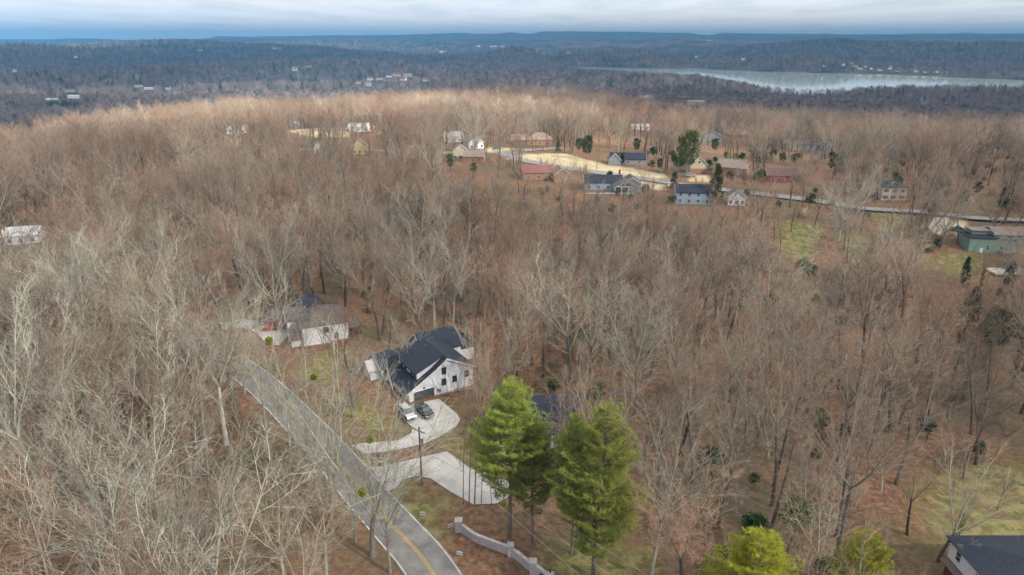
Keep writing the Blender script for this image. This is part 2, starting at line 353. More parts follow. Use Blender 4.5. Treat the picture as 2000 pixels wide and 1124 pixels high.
LAWN = [gp(p) for p in ([(1515, 450), (1540, 432), (1600, 440), (1605, 470), (1590, 506), (1540, 512), (1520, 480)], [(1640, 460), (1700, 455), (1700, 500), (1670, 525)], [(1700, 420), (1765, 415), (1770, 450), (1720, 462)],
                        [(1800, 520), (1830, 498), (1905, 492), (1925, 520), (1880, 545)], [(1790, 955), (1830, 920), (2010, 905), (2060, 1060), (1850, 1060), (1800, 1010)],
                        [(640, 800), (660, 770), (730, 800), (775, 845), (720, 850)], [(868, 870), (905, 835), (945, 850), (950, 905), (905, 905)], [(700, 965), (740, 950), (800, 945), (880, 985), (860, 1060), (800, 1030)],
                        [(1060, 1085), (1130, 1050), (1300, 1090), (1300, 1180), (1080, 1160)], [(470, 690), (500, 700), (560, 730), (640, 690), (690, 690), (640, 760)], [(1935, 292), (2010, 296), (2010, 302), (1930, 300)])]
def dline(P, x, y):
    x = np.asarray(x, float); y = np.asarray(y, float); d2 = np.full(x.shape, 1e12)
    for i in range(0, len(P) - 1, 1):
        ax, ay = P[i]; bx, by = P[i + 1]; ex, ey = bx - ax, by - ay; L = ex * ex + ey * ey + 1e-9
        t = np.clip(((x - ax) * ex + (y - ay) * ey) / L, 0, 1); d2 = np.minimum(d2, (x - ax - t * ex) ** 2 + (y - ay - t * ey) ** 2)
    return np.sqrt(d2)
# ------------------------------------------------------------------ terrain
az_f = np.radians(np.linspace(-47, 47, 420)); az_b = np.radians(np.linspace(47, 313, 70)[1:-1])
AZ = np.concatenate([az_f, az_b]); RR = np.concatenate([[1, 20, 40], np.geomspace(55, 900, 230), np.geomspace(915, 5200, 150), np.geomspace(5280, 18500, 110)])
na, nr = len(AZ), len(RR)
AA, RG = np.meshgrid(AZ, RR); X = RG * np.sin(AA); Y = RG * np.cos(AA); Z = height(X.ravel(), Y.ravel()).reshape(X.shape)
Z = Z - np.clip(RG - 19500, 0, None) * 0.02
verts = np.stack([X.ravel(), Y.ravel(), Z.ravel()], 1)
i = np.arange(nr - 1)[:, None]; j = np.arange(na)[None, :]; j2 = (j + 1) % na
faces = np.stack([i * na + j, (i + 1) * na + j, (i + 1) * na + j2, i * na + j2], -1).reshape(-1, 4)[:, ::-1]
tm = bpy.data.meshes.new('ground'); tm.vertices.add(len(verts)); tm.vertices.foreach_set('co', verts.ravel()); tm.loops.add(len(faces) * 4); tm.polygons.add(len(faces))
tm.loops.foreach_set('vertex_index', faces.ravel()); tm.polygons.foreach_set('loop_start', np.arange(0, len(faces) * 4, 4)); tm.polygons.foreach_set('use_smooth', np.ones(len(faces), bool)); tm.update(); tm.validate()
xs, ys = X.ravel(), Y.ravel(); rr = np.hypot(xs, ys); near = rr < 900
straw = np.zeros(len(xs)); green = np.zeros(len(xs)); wood = np.zeros(len(xs))
for P in STRAW: straw[near] = np.maximum(straw[near], 1 - sstep(-1.5, 1.5, sdist(P, xs[near], ys[near])))
for P in LAWN: green[near] = np.maximum(green[near], 1 - sstep(-4, 4, sdist(P, xs[near], ys[near])))
wood[:] = sstep(700, 1300, rr)
for nme, arr in (('straw', straw), ('green', green), ('woodland', wood)):
    a = tm.attributes.new(nme, 'FLOAT', 'POINT'); a.data.foreach_set('value', arr)
gm = bpy.data.materials.new('leaf_litter_ground'); gm.use_nodes = True; t = gm.node_tree; b = t.nodes['Principled BSDF']; b.inputs['Roughness'].default_value = 0.95; b.inputs['Specular IOR Level'].default_value = 0.1
geo = t.nodes.new('ShaderNodeNewGeometry')
def NZ(scale, det=5, rough=0.6, tree=t, src=geo.outputs['Position']):
    n = tree.nodes.new('ShaderNodeTexNoise'); n.inputs['Scale'].default_value = scale; n.inputs['Detail'].default_value = det; n.inputs['Roughness'].default_value = rough; tree.links.new(src, n.inputs[0]); return n.outputs[0]
def RAMP(src, stops, tree=t):
    r = tree.nodes.new('ShaderNodeValToRGB'); e = r.color_ramp.elements
    while len(e) < len(stops): e.new(0.5)
    for q, (p, c) in enumerate(stops): e[q].position = p; e[q].color = (*c, 1)
    tree.links.new(src, r.inputs[0]); return r.outputs[0]
def MIX(f, a, c, tree=t):
    m = tree.nodes.new('ShaderNodeMix'); m.data_type = 'RGBA'
    for k, v in ((0, f), (6, a), (7, c)):
        if isinstance(v, tuple): m.inputs[k].default_value = (*v, 1)
        elif isinstance(v, (int, float)): m.inputs[k].default_value = v
        else: tree.links.new(v, m.inputs[k])
    return m.outputs[2]
def ATT(name, tree=t):
    a = tree.nodes.new('ShaderNodeAttribute'); a.attribute_name = name; return a.outputs['Fac']
litter = RAMP(NZ(0.9, 9, 0.75), [(0.3, (.065, .038, .025)), (0.45, (.17, .092, .055)), (0.58, (.28, .16, .095)), (0.74, (.44, .31, .19))])
litter = MIX(RAMP(NZ(0.035, 3), [(0.42, (0, 0, 0)), (0.68, (1, 1, 1))]), litter, MIX(NZ(1.6, 6, .7), (.06, .05, .03), (.20, .17, .10)))
litter = MIX(M('MULTIPLY', RAMP(NZ(0.055, 4), [(0.56, (0, 0, 0)), (0.70, (1, 1, 1))]), 0.5, t), litter, (.07, .09, .03))
grass = RAMP(NZ(0.5, 8, 0.7), [(0.3, (.07, .09, .025)), (0.47, (.14, .16, .04)), (0.56, (.27, .24, .10)), (0.7, (.33, .22, .12))])
strawc = RAMP(NZ(0.3, 6), [(0.3, (.44, .36, .20)), (0.7, (.60, .50, .32))])
woods = MIX(RAMP(NZ(0.006, 5), [(0.45, (0, 0, 0)), (0.6, (1, 1, 1))]), RAMP(NZ(0.05, 6, .7), [(0.3, (.035, .032, .035)), (0.7, (.23, .18, .17))]), RAMP(NZ(0.06, 5), [(0.3, (.012, .03, .012)), (0.7, (.05, .07, .03))]))
c = MIX(ATT('woodland'), litter, woods)
c = MIX(M('MULTIPLY', ATT('green'), RAMP(NZ(0.25, 6, .7), [(0.34, (0, 0, 0)), (0.55, (1, 1, 1))]), t), c, grass)
c = MIX(ATT('straw'), c, strawc)
t.links.new(c, b.inputs['Base Color'])
bp = t.nodes.new('ShaderNodeBump'); bp.inputs['Distance'].default_value = 0.12; bp.inputs['Strength'].default_value = 0.7; t.links.new(NZ(2.5, 8, .7), bp.inputs['Height'])
bp2 = t.nodes.new('ShaderNodeBump'); bp2.inputs['Distance'].default_value = 16; t.links.new(ATT('woodland'), bp2.inputs['Strength']); t.links.new(NZ(0.045, 6, .65), bp2.inputs['Height']); t.links.new(bp.outputs[0], bp2.inputs['Normal']); t.links.new(bp2.outputs[0], b.inputs['Normal'])
tm.materials.append(gm); tag(link('ground', tm), 'leaf strewn woodland floor with grass patches and far hills', kind='structure')
# ------------------------------------------------------------------ lake
WATER_M = bpy.data.materials.new('lake_water'); WATER_M.use_nodes = True; t = WATER_M.node_tree; b = t.nodes['Principled BSDF']
b.inputs['Base Color'].default_value = (.16, .24, .22, 1); b.inputs['Roughness'].default_value = 0.06; b.inputs['Specular IOR Level'].default_value = 1.0
g2 = t.nodes.new('ShaderNodeNewGeometry'); bp = t.nodes.new('ShaderNodeBump'); bp.inputs['Strength'].default_value = 0.12; bp.inputs['Distance'].default_value = 0.3
t.links.new(NZ(0.11, 6, .6, t, g2.outputs['Position']), bp.inputs['Height']); t.links.new(bp.outputs[0], b.inputs['Normal'])
t.links.new(MIX(NZ(0.0016, 4, .6, t, g2.outputs['Position']), (.40, .50, .46), (.52, .62, .57), t), b.inputs['Base Color'])
for k, P in enumerate(LAKES):
    c0 = P.mean(0); g = MB()
    Q = [(c0[0] + (p[0] - c0[0]) * 1.02 , c0[1] + (p[1] - c0[1]) * 1.06) for p in P]
    g.poly([(a, b_, WATER) for a, b_ in Q]); o = g.obj('lake_water', WATER_M)
    tag(o, ['wide pale green lake in front of the blue ridges', 'small pale inlet of water far behind the wooded hill', 'thin sliver of water behind the valley woods'][k], kind='structure')
# ------------------------------------------------------------------ roads
def offs(P, i, d):
    a = P[max(0, i - 1)]; c = P[min(len(P) - 1, i + 1)]; tx, ty = c[0] - a[0], c[1] - a[1]; L = math.hypot(tx, ty) or 1
    return P[i][0] - ty / L * d, P[i][1] + tx / L * d
def strip(name, P, cuts, lift, mtl, parent=None, thick=0.0, dash=None):
    g = MB(); n = len(P); base = []
    zc = height(np.array([p[0] for p in P]), np.array([p[1] for p in P]))
    for k in range(n):
        for d in cuts:
            x, y = offs(P, k, d); z = float(zc[k]) + lift; g.v.append((x, y, z))
    m_ = len(cuts)
    for k in range(n - 1):
        for q in range(m_ - 1): g.f.append((k * m_ + q, k * m_ + q + 1, (k + 1) * m_ + q + 1, (k + 1) * m_ + q)); g.m.append(0)
    return g.obj(name, mtl, parent)
rd = strip('road', ROAD, [-3.62, -2, 0, 2, 3.62], 0.09, ASPHALT); tag(rd, 'grey two lane road with double yellow centre line', kind='structure')
strip('yellow_line', ROAD, [-0.22, -0.09], 0.096, YELLOW_PAINT, rd); strip('yellow_line', ROAD, [0.09, 0.22], 0.096, YELLOW_PAINT, rd)
strip('edge_line', ROAD, [-3.42, -3.27], 0.096, WHITE_PAINT, rd); strip('edge_line', ROAD, [3.27, 3.42], 0.096, WHITE_PAINT, rd)
tag(strip('street', ST1, [-3.6, 0, 3.6], 0.30, STREET), 'pale residential street along the wooded ridge', kind='structure')
tag(strip('street', ST2, [-3.8, 0, 3.8], 0.34, STREET), 'pale ridge street running past the brick chimney house', kind='structure')
tag(strip('street', ST3, [-3.0, 0, 3.0], 0.30, STREET), 'pale street by the sunlit white roofed house', kind='structure')
def clip_cell(poly, x0, x1, y0, y1):
    def cl(p, f, g_):
        o = []
        for i in range(len(p)):
            a, b = p[i], p[(i + 1) % len(p)]; fa, fb = f(a), f(b)
            if fa >= 0: o.append(a)
            if (fa >= 0) != (fb >= 0): t = fa / (fa - fb); o.append((a[0] + (b[0] - a[0]) * t, a[1] + (b[1] - a[1]) * t))
        return o
    for f in (lambda q: q[0] - x0, lambda q: x1 - q[0], lambda q: q[1] - y0, lambda q: y1 - q[1]):
        if len(poly) < 3: return []
        poly = cl(poly, f, None)
    return poly
def area(p): return 0.5 * abs(sum(p[i][0] * p[(i + 1) % len(p)][1] - p[(i + 1) % len(p)][0] * p[i][1] for i in range(len(p))))
def slabs(name, P, ang, size, label, top=0.14):
    """a poured drive: bed plus each slab with open joints between"""
    bed = MB(); bed.poly([(p[0], p[1], 0.045) for p in P]); root = bed.obj(name, mat('joint_dirt', (.20, .18, .155)))
    tag(root, label, kind='structure')
    ca, sa = math.cos(ang), math.sin(ang); Q = [(p[0] * ca + p[1] * sa, -p[0] * sa + p[1] * ca) for p in P]
    xs_ = [q[0] for q in Q]; ys_ = [q[1] for q in Q]; a = min(xs_)
    while a < max(xs_):
        bb = min(ys_)
        while bb < max(ys_):
            c_ = clip_cell(Q, a + .03, a + size - .03, bb + .03, bb + size - .03)
            if len(c_) >= 3 and area(c_) > 0.3:
                g = MB(); g.prism([(u * ca - v * sa, u * sa + v * ca) for u, v in c_], 2, 0.05, top + random.uniform(-.01, .01)); g.obj('slab', CONCRETE, root)
            bb += size
        a += size
slabs('driveway', DRIVE1, R(32), 5.2, 'curved pale concrete driveway in front of the white house')
slabs('driveway', DRIVE2, R(52), 6.0, 'wide pale concrete driveway behind the utility pole')
slabs('driveway', DRIVE3, R(22), 5.0, 'curved pale driveway of the red brick house')
g = MB(); g.poly([(p[0], p[1], hz(p[0], p[1]) + .25) for p in GRAVEL]); tag(g.obj('gravel_drive', mat('pale_gravel', (.55, .50, .42), scale=2)), 'pale gravel drive beside the sage green house', kind='structure')
# ------------------------------------------------------------------ haze
HZ = MB(); HZ.box(-18700, 18700, -18700, 18700, -140, 345)
hm = bpy.data.materials.new('haze_air'); hm.use_nodes = True; t = hm.node_tree; t.nodes.clear(); o_ = t.nodes.new('ShaderNodeOutputMaterial'); v_ = t.nodes.new('ShaderNodeVolumePrincipled')
v_.inputs['Density'].default_value = HAZE_DENSITY; v_.inputs['Color'].default_value = (*HAZE_COLOR, 1); v_.inputs['Anisotropy'].default_value = 0.0
t.links.new(v_.outputs[0], o_.inputs['Volume']); tag(HZ.obj('haze', hm), 'blue distance haze over the valley', 'haze', kind='stuff')
# ------------------------------------------------------------------ unseen clouds added to shade valley and woods, with a gap over the crest
cm = bpy.data.materials.new('shade_cloud_vapour'); cm.use_nodes = True; t = cm.node_tree; t.nodes.clear(); o_ = t.nodes.new('ShaderNodeOutputMaterial'); tco = t.nodes.new('ShaderNodeTexCoord'); oi_ = t.nodes.new('ShaderNodeObjectInfo')
vl = t.nodes.new('ShaderNodeVectorMath'); vl.operation = 'LENGTH'; sp_ = t.nodes.new('ShaderNodeSeparateXYZ'); cb_ = t.nodes.new('ShaderNodeCombineXYZ'); t.links.new(tco.outputs['Object'], sp_.inputs[0]); t.links.new(sp_.outputs[0], cb_.inputs[0]); t.links.new(sp_.outputs[1], cb_.inputs[1]); t.links.new(cb_.outputs[0], vl.inputs[0])
edge = M('SUBTRACT', 1.0, M('POWER', M('MINIMUM', M('ADD', vl.outputs['Value'], M('MULTIPLY_ADD', NZ(5.0, 5, .6, t, tco.outputs['Object']), .5, t, c=-.25), t), 1.0, t), 5.0, t), t)
alpha = M('MULTIPLY', edge, M('MULTIPLY', oi_.outputs['Alpha'], M('MULTIPLY_ADD', NZ(7.0, 4, .6, t, tco.outputs['Object']), .5, t, c=.75), t), t); alpha = M('MINIMUM', alpha, 0.97, t)
tb = t.nodes.new('ShaderNodeBsdfTransparent'); db = t.nodes.new('ShaderNodeBsdfTranslucent'); db.inputs[0].default_value = (.85, .86, .88, 1); ms = t.nodes.new('ShaderNodeMixShader')
t.links.new(alpha, ms.inputs[0]); t.links.new(tb.outputs[0], ms.inputs[1]); t.links.new(db.outputs[0], ms.inputs[2]); t.links.new(ms.outputs[0], o_.inputs[0])
CLOUDZ = 1500.0
def cloud(cx, cy, rx, ry, dens, label, seed):
    """flattened puffy body whose shade falls around (cx,cy)"""
    k = CLOUDZ / sdir.z; me_v = []; me_f = []; nu, nv = 40, 12; rnd = random.Random(seed)
    for a in range(nv + 1):
        ph = -math.pi / 2 + math.pi * a / nv
        for q in range(nu):
            th = 6.2832 * q / nu; wob = 1 + .10 * math.sin(th * 3 + seed) + .06 * math.sin(th * 7 + seed * 2); r_ = math.cos(ph) * wob
            me_v.append((r_ * math.cos(th), r_ * math.sin(th), math.sin(ph) * (1 + .3 * math.sin(th * 5 + ph * 3))))
    for a in range(nv):
        for q in range(nu): me_f.append((a * nu + q, a * nu + (q + 1) % nu, (a + 1) * nu + (q + 1) % nu, (a + 1) * nu + q))
    me = bpy.data.meshes.new('cloud'); me.from_pydata(me_v, [], me_f); me.materials.append(cm); me.polygons.foreach_set('use_smooth', [True] * len(me_f)); o = link('cloud', me)
    o.location = (cx + sdir.x * k, cy + sdir.y * k, CLOUDZ); o.scale = (rx, ry, 60); o.color = (1, 1, 1, dens); tag(o, label, 'cloud'); return o
cloud(1900, 4300, 4800, 3600, .62, 'broad unseen cloud added to shade the lake valley', 1)
cloud(-1750, 3700, 1700, 2900, .6, 'unseen cloud added to shade the left valley', 2)
cloud(0, 10600, 11000, 3600, .6, 'long unseen cloud added to shade the far ridges', 3)
cloud(60, 190, 640, 300, .46, 'thin unseen cloud veil added to dim the near wood', 4)
cloud(-800, 900, 520, 620, .6, 'small unseen cloud added to shade the left wood', 5)
cloud(700, 1020, 1050, 660, .8, 'small unseen cloud added to shade the right wood', 6)
# ------------------------------------------------------------------ houses
VIS = []     # (x0,y0,x1,y1,depth,prob): picture areas where what stands at that depth shows through the trees
CLEAR = []   # (x,y,r): no trunks here
class House:
    def __init__(s, x, y, z, deg, label, group=None, cat='house', name='house'):
        s.e = empty(name, (x, y, z), R(deg), label, cat, group); s.z = z
    def wall(s, s0, s1, t0, t1, z0, z1, mtl, roof=None, rise=2.5, axis='s', over=0.45, frac=0.5, rmat=None, ez2=None, name='wall', trim=True):
        """block of the house; axis = direction of the ridge"""
        g = MB(); ez2 = z1 if ez2 is None else ez2
        if roof == 'gable':
            a0, a1 = (t0, t1) if axis == 's' else (s0, s1); am = a0 + (a1 - a0) * frac; zr = z1 + rise
            b0, b1 = (s0, s1) if axis == 's' else (t0, t1); ax = 0 if axis == 's' else 1
            g.prism([(a0, z0), (a1, z0), (a1, ez2), (am, zr), (a0, z1)], ax, b0, b1); w_ = g.obj(name, mtl, s.e)
            r = MB(); T = .22
            for (aa, za) in ((a0, z1), (a1, ez2)):
                sl = (zr - za) / abs(am - aa); d = over * (1 if aa > am else -1); q = (aa + d, za - sl * over)
                r.prism([(am, zr + .02), (q[0], q[1] + .02), (q[0], q[1] + T), (am, zr + T)], ax, b0 - over, b1 + over)
            rf = r.obj('roof', rmat, s.e)
            if trim:
                for bb in (b0 - over - .06, b1 + over):
                    f = MB()
                    for (aa, za) in ((a0, z1), (a1, ez2)):
                        sl = (zr - za) / abs(am - aa); d = over * (1 if aa > am else -1)
                        f.prism([(am, zr + T - .02), (aa + d, za - sl * over + T - .02), (aa + d, za - sl * over - .10), (am, zr - .10)], ax, bb, bb + .06)
                    f.obj('fascia', TRIM, rf)
            return w_
        g.box(s0, s1, t0, t1, z0, z1); w_ = g.obj(name, mtl, s.e)
        if roof in ('hip', 'hipgable'):
            r = MB(); a, b_, c_, d = s0 - over, s1 + over, t0 - over, t1 + over; h = min(b_ - a, d - c_) / 2
            if (b_ - a) >= (d - c_): r1, r2 = (a + h, (c_ + d) / 2, z1 + rise), (b_ - h, (c_ + d) / 2, z1 + rise)
            else: r1, r2 = ((a + b_) / 2, c_ + h, z1 + rise), ((a + b_) / 2, d - h, z1 + rise)
            lo = [(a, c_, z1 + .15), (b_, c_, z1 + .15), (b_, d, z1 + .15), (a, d, z1 + .15)]; bo = [(p[0], p[1], z1 + .01) for p in lo]
            if (b_ - a) >= (d - c_): fs = [(lo[0], lo[1], r2, r1), (lo[1], lo[2], r2), (lo[2], lo[3], r1, r2), (lo[3], lo[0], r1)]
            else: fs = [(lo[0], lo[1], r1), (lo[1], lo[2], r2, r1), (lo[2], lo[3], r2), (lo[3], lo[0], r1, r2)]
            for f_ in fs: r.poly(f_)
            for k in range(4): r.poly([bo[k], bo[(k + 1) % 4], lo[(k + 1) % 4], lo[k]])
            r.poly(bo); r.obj('roof', rmat, s.e)
        elif roof == 'flat':
            r = MB(); r.box(s0 - over, s1 + over, t0 - over, t1 + over, z1 + .01, z1 + .3); r.obj('roof', rmat, s.e)
        return w_
    def face(s, face, at, pos, z):
        """local frame of a wall face: (origin, along, out)"""
        if face == 't-': return (pos, at, z), (1, 0), (0, -1)
        if face == 't+': return (pos, at, z), (1, 0), (0, 1)
        if face == 's-': return (at, pos, z), (0, 1), (-1, 0)
        return (at, pos, z), (0, 1), (1, 0)
    def _b(s, g, fr, a0, a1, d0, d1, z0, z1):
        (x, y, z), (ax, ay), (ox, oy) = fr
        P = [(a0, d0), (a1, d0), (a1, d1), (a0, d1)]
        g.hexa([(x + a * ax + d * ox, y + a * ay + d * oy, z + q) for q in (z0, z1) for a, d in P])
    def window(s, face, at, pos, z, w=1.0, h=1.5, frame=TRIM, shutters=None, detail=True):
        fr = s.face(face, at, pos, z); g = MB(); k = .09
        s._b(g, fr, -w / 2 - k, w / 2 + k, 0.005, .07, -k, 0); s._b(g, fr, -w / 2 - k, w / 2 + k, 0.005, .07, h, h + k)
        s._b(g, fr, -w / 2 - k, -w / 2, 0.005, .07, 0, h); s._b(g, fr, w / 2, w / 2 + k, 0.005, .07, 0, h)
        if detail: s._b(g, fr, -w / 2, w / 2, 0.045, .065, h / 2 - .03, h / 2 + .03)
        if w > 1.5: s._b(g, fr, -.03, .03, 0.045, .062, 0, h)
        o = g.obj('window', frame, s.e); p = MB(); s._b(p, fr, -w / 2, w / 2, 0.004, .035, 0, h); p.obj('pane', GLASS, o)
        if shutters:
            for sg in (-1, 1):
                q = MB(); s._b(q, fr, sg * (w / 2 + .3) - .17, sg * (w / 2 + .3) + .17, .005, .05, -.05, h + .05); q.obj('shutter', shutters, s.e)
    def garage(s, face, at, pos, w=5, h=2.3, mtl=GARAGE_GREY):
        fr = s.face(face, at, pos, 0); f = MB(); k = .14
        s._b(f, fr, -w / 2 - k, -w / 2, .005, .10, .1, h + k); s._b(f, fr, w / 2, w / 2 + k, .005, .10, .1, h + k); s._b(f, fr, -w / 2, w / 2, .005, .10, h, h + k)
        o = f.obj('garage_door', TRIM, s.e)
        for i in range(4):
            p = MB(); s._b(p, fr, -w / 2, w / 2, .01, .06, .1 + (h - .1) * i / 4, .1 + (h - .1) * (i + 1) / 4 - .035); p.obj('panel', mtl, o)
    def door(s, face, at, pos, z=0.3, mtl=None):
        fr = s.face(face, at, pos, z); f = MB(); s._b(f, fr, -.5, .5, .005, .08, 0, 2.1); o = f.obj('door', mtl or DARKRED, s.e)
        h = MB(); s._b(h, fr, .33, .41, .08, .14, 1.0, 1.1); h.obj('handle', METAL, o)
    def chimney(s, x, y, z0, z1, mtl=BRICK, w=.9):
        g = MB(); g.box(x - w / 2, x + w / 2, y - w * .35, y + w * .35, z0, z1); g.box(x - w / 2 - .08, x + w / 2 + .08, y - w * .35 - .08, y + w * .35 + .08, z1 + .001, z1 + .16); o = g.obj('chimney', mtl, s.e)
        p = MB(); p.tube([(x, y, z1 + .16), (x, y, z1 + .5)], [.16, .16], 8, tip=False); p.obj('flue', BLACK, o)
    def box(s, name, mtl, *a, parent=None):
        g = MB(); g.box(*a); return g.obj(name, mtl, parent or s.e)

# --- the white modern farmhouse (asymmetric gable towards the drive)
x0, y0 = at_z(800, 787, 0); hh = House(x0, y0, 0, 32, 'white gabled house with charcoal roof and dark garage door'); VIS.append((735, 655, 935, 790, 150, .93)); CLEAR.append((x0 + 3, y0 + 9, 13))
# floor of the right part stands on a tan basement wall
pr = MB(); pr.prism([(0, 0.05), (15.8, .05), (15.8, 4.9), (9.2, 8.3), (6.2, 6.1), (0, 2.5)], 1, 0, 13); pr.obj('wall', SIDING, hh.e)
bs = MB(); bs.prism([(5.9, .04), (5.95, -.4), (15.78, -3.2), (15.78, .04)], 1, 0.02, 12.9); bs.obj('foundation', BLOCK, hh.e)
r = MB(); r.prism([(9.2, 8.32), (9.2, 8.56), (16.3, 4.89), (16.3, 4.65)], 1, -.45, 13.4)
r.prism([(9.2, 8.32), (6.2, 6.12), (-.6, 2.22), (-.6, 2.44), (6.2, 6.36), (9.2, 8.56)], 1, -.45, 13.4); rf = r.obj('roof', SHINGLE_DARK, hh.e)
for tt in (-.52, 13.4):
    f = MB(); f.prism([(9.2, 8.5), (9.2, 8.1), (16.36, 4.4), (16.36, 4.82)], 1, tt, tt + .06); f.prism([(9.2, 8.1), (6.2, 5.92), (-.62, 2.02), (-.62, 2.38), (6.2, 6.32), (9.2, 8.5)], 1, tt, tt + .06); f.obj('fascia', TRIM, rf)
# raised dormer on the road side slope: cheek walls and shallow roof from the ridge
d = MB(); d.prism([(2.6, 3.7), (9.1, 8.3), (9.1, 8.42), (2.6, 5.75)], 1, 1.3, 11.6); d.obj('dormer', SIDING, hh.e)
d = MB(); d.prism([(9.2, 8.6), (2.0, 5.62), (2.0, 5.84), (9.2, 8.82)], 1, .9, 12.0); d.obj('dormer_roof', SHINGLE_DARK, hh.e)
for p_ in (2.6, 4.2, 7.6, 9.6): hh.window('s-', 2.6, p_, 4.35, 1.0, 1.05, BLACK)
hh.window('t-', 0, 8.5, 4.7, .95, 1.5, BLACK); hh.window('t-', 0, 8.4, 2.0, .95, 1.5, BLACK); hh.window('t-', 0, 11.1, 2.1, .95, 1.4, BLACK); hh.window('t-', 0, 14.2, 2.6, .9, 1.4, BLACK)
hh.window('s-', 0, 3.0, .7, 1.4, 1.3, BLACK); hh.window('s-', 0, 9.5, .7, 1.0, 1.3, BLACK)
hh.garage('t-', 0, 3.5, 4.9, 2.15)
hh.box('wall_lamp', BLACK, 3.4, 3.7, -.3, -.01, 2.55, 2.85); hh.box('meter_box', METAL, 6.7, 7.1, -.25, -.005, 0.9, 1.5); hh.box('meter_box', METAL, 7.3, 7.6, -.2, -.005, .6, 1.3)
hh.e.scale = (.95, .95, .95)
# rear wing across, lean-to beyond, left wing
hh.wall(9.6, 19.5, 12.9, 21.0, -2.6, 4.3, SIDING, 'gable', 3.4, 's', rmat=SHINGLE_DARK, name='wing')
hh.wall(19.45, 23.5, 13.5, 20.0, -2.6, 3.0, SIDING, 'gable', 2.2, 's', rmat=SHINGLE_DARK, name='porch')
hh.wall(-1.2, 6.4, 12.9, 20.6, .0, 3.0, SIDING, 'gable', 2.2, 's', rmat=SHINGLE_DARK, name='wing')
hh.wall(-3.4, -1.25, 14.2, 18.2, .0, 2.6, SIDING, 'gable', 1.6, 's', rmat=SHINGLE_PALE, name='porch')
for p_ in (15.0, 17.2): hh.window('s-', -1.2, p_ + (3.6 if p_ > 16 else -1.2), .9, .9, 1.4, BLACK)
# --- red brick house with white side wall
x0, y0 = at_z(594, 677, 0); hb = House(x0, y0, 0, 21.5, 'two storey house with white side wall, red brick front and grey hip roof'); VIS.append((515, 568, 692, 680, 172, .8)); CLEAR.append((x0 + 3, y0 + 9, 13))
hb.wall(0, 10.9, 0, 11.5, -.5, 4.9, SIDING, 'hip', 3.2, rmat=SHINGLE_GREY); hb.box('brick_front', BRICK, -.22, -.01, -.1, 11.5, -.5, 4.85)
hb.wall(-.8, 6.2, 12.0, 18.5, -.5, 4.9, BRICK, 'hip', 4.0, rmat=SHINGLE_DARK, name='wing')
hb.wall(-3.0, 1.2, 8.0, 12.8, -.5, 4.3, TRIM, 'gable', 2.2, 's', rmat=SHINGLE_GREY, name='front_gable')
hb.wall(-9.0, 1.0, 12.9, 21.5, -.5, 2.6, BRICK, 'hip', 3.1, rmat=SHINGLE_GREY, name='garage_wing')
hb.wall(-2.8, -.2, .4, 3.4, -.5, 2.2, TRIM, 'gable', 1.2, 's', rmat=SHINGLE_GREY, name='entry_porch')
for p_ in (2.2, 5.4): hb.window('s-', -.22, p_, 3.0, 1.0, 1.4); 
hb.window('s-', -.22, 5.6, .6, 1.3, 1.5); hb.window('s-', -3.0, 9.4, 2.6, .9, 1.3); hb.window('s-', -3.0, 11.2, 2.6, .9, 1.3); hb.window('s-', -3.0, 10.3, .3, 1.4, 1.5)
hb.window('t-', 0, 5.6, 2.9, 1.1, 1.3, BLACK); hb.window('t-', 0, 7.9, 1.0, .9, 1.4, GREY_WALL); hb.box('brick_base', ORANGE_CLAY, 6.5, 10.92, -.12, -.01, -.8, .5)
hb.garage('s-', -9.0, 17.2, 4.8, 2.2, TRIM); hb.box('deck', WOOD, 10.95, 14.5, 3.0, 9.0, 1.9, 2.1)
for q in ((11.2, 3.2), (14.2, 3.2), (14.2, 8.7)): hb.box('deck_post', WOOD, q[0], q[0] + .15, q[1], q[1] + .15, -.5, 1.89)
for q in np.arange(3.0, 9.0, .5): hb.box('baluster', WOOD, 14.42, 14.48, q, q + .05, 2.11, 3.0)
hb.box('deck_rail', WOOD, 14.38, 14.5, 3.0, 9.0, 3.0, 3.08)
# --- house behind the big pines
hp = House(-4.3, 104, 0, 14, 'low house with dark grey roof behind the big pines'); VIS.append((940, 858, 962, 915, 106, .95)); CLEAR.append((5, 112, 15))
hp.wall(0, 8, 0, 9.5, -.3, 3.0, SIDING, 'gable', 2.4, 't', rmat=SHINGLE_DARK); hp.wall(8, 19, 3.5, 14, -.3, 3.3, GREY_WALL, 'gable', 3.5, 's', rmat=SHINGLE_DARK, name='wing')
hp.garage('t-', 0, 4, 4.8, 2.2, TRIM); hp.window('t-', 3.5, 11, 1, 1.2, 1.3); hp.window('t-', 3.5, 15, 1, 1.2, 1.3); hp.window('s-', 0, 4, 1, 1, 1.3)
for q in (8.6, 12.2, 15.6, 18.6): hp.box('porch_post', TRIM, q, q + .22, 1.2, 1.42, .05, 2.9)
hp.box('porch_floor', CONCRETE, 8.05, 19, 1.0, 3.45, -.2, .05); hp.box('porch_roof', SHINGLE_DARK, 8.05, 19.2, .8, 3.45, 2.91, 3.1)
# --- corner house, bottom right
hc = House(60.4, 60, 0, 0, 'corner of a house with dark blue roof, white upper wall and dark red base'); CLEAR.append((66, 68, 14)); VIS.append((1850, 1035, 2000, 1124, 80, 1.0))
hc.wall(0, 20, 0, 16.6, 3.0, 5.9, SIDING, 'hip', 2.6, rmat=SHINGLE_DARK, over=.55); hc.box('lower_wall', DARKRED, .02, 19.98, .02, 16.58, -.5, 2.995)
hc.window('s-', 0, 14.6, 3.9, .9, 1.4, TRIM); hc.window('s-', 0, 10.6, 3.9, .9, 1.2, TRIM); hc.window('s-', 0.02, 13, 1.0, .9, 1.2, TRIM)
hc.box('balcony', WOOD, -1.2, -.01, 13, 16.4, 2.75, 2.9)
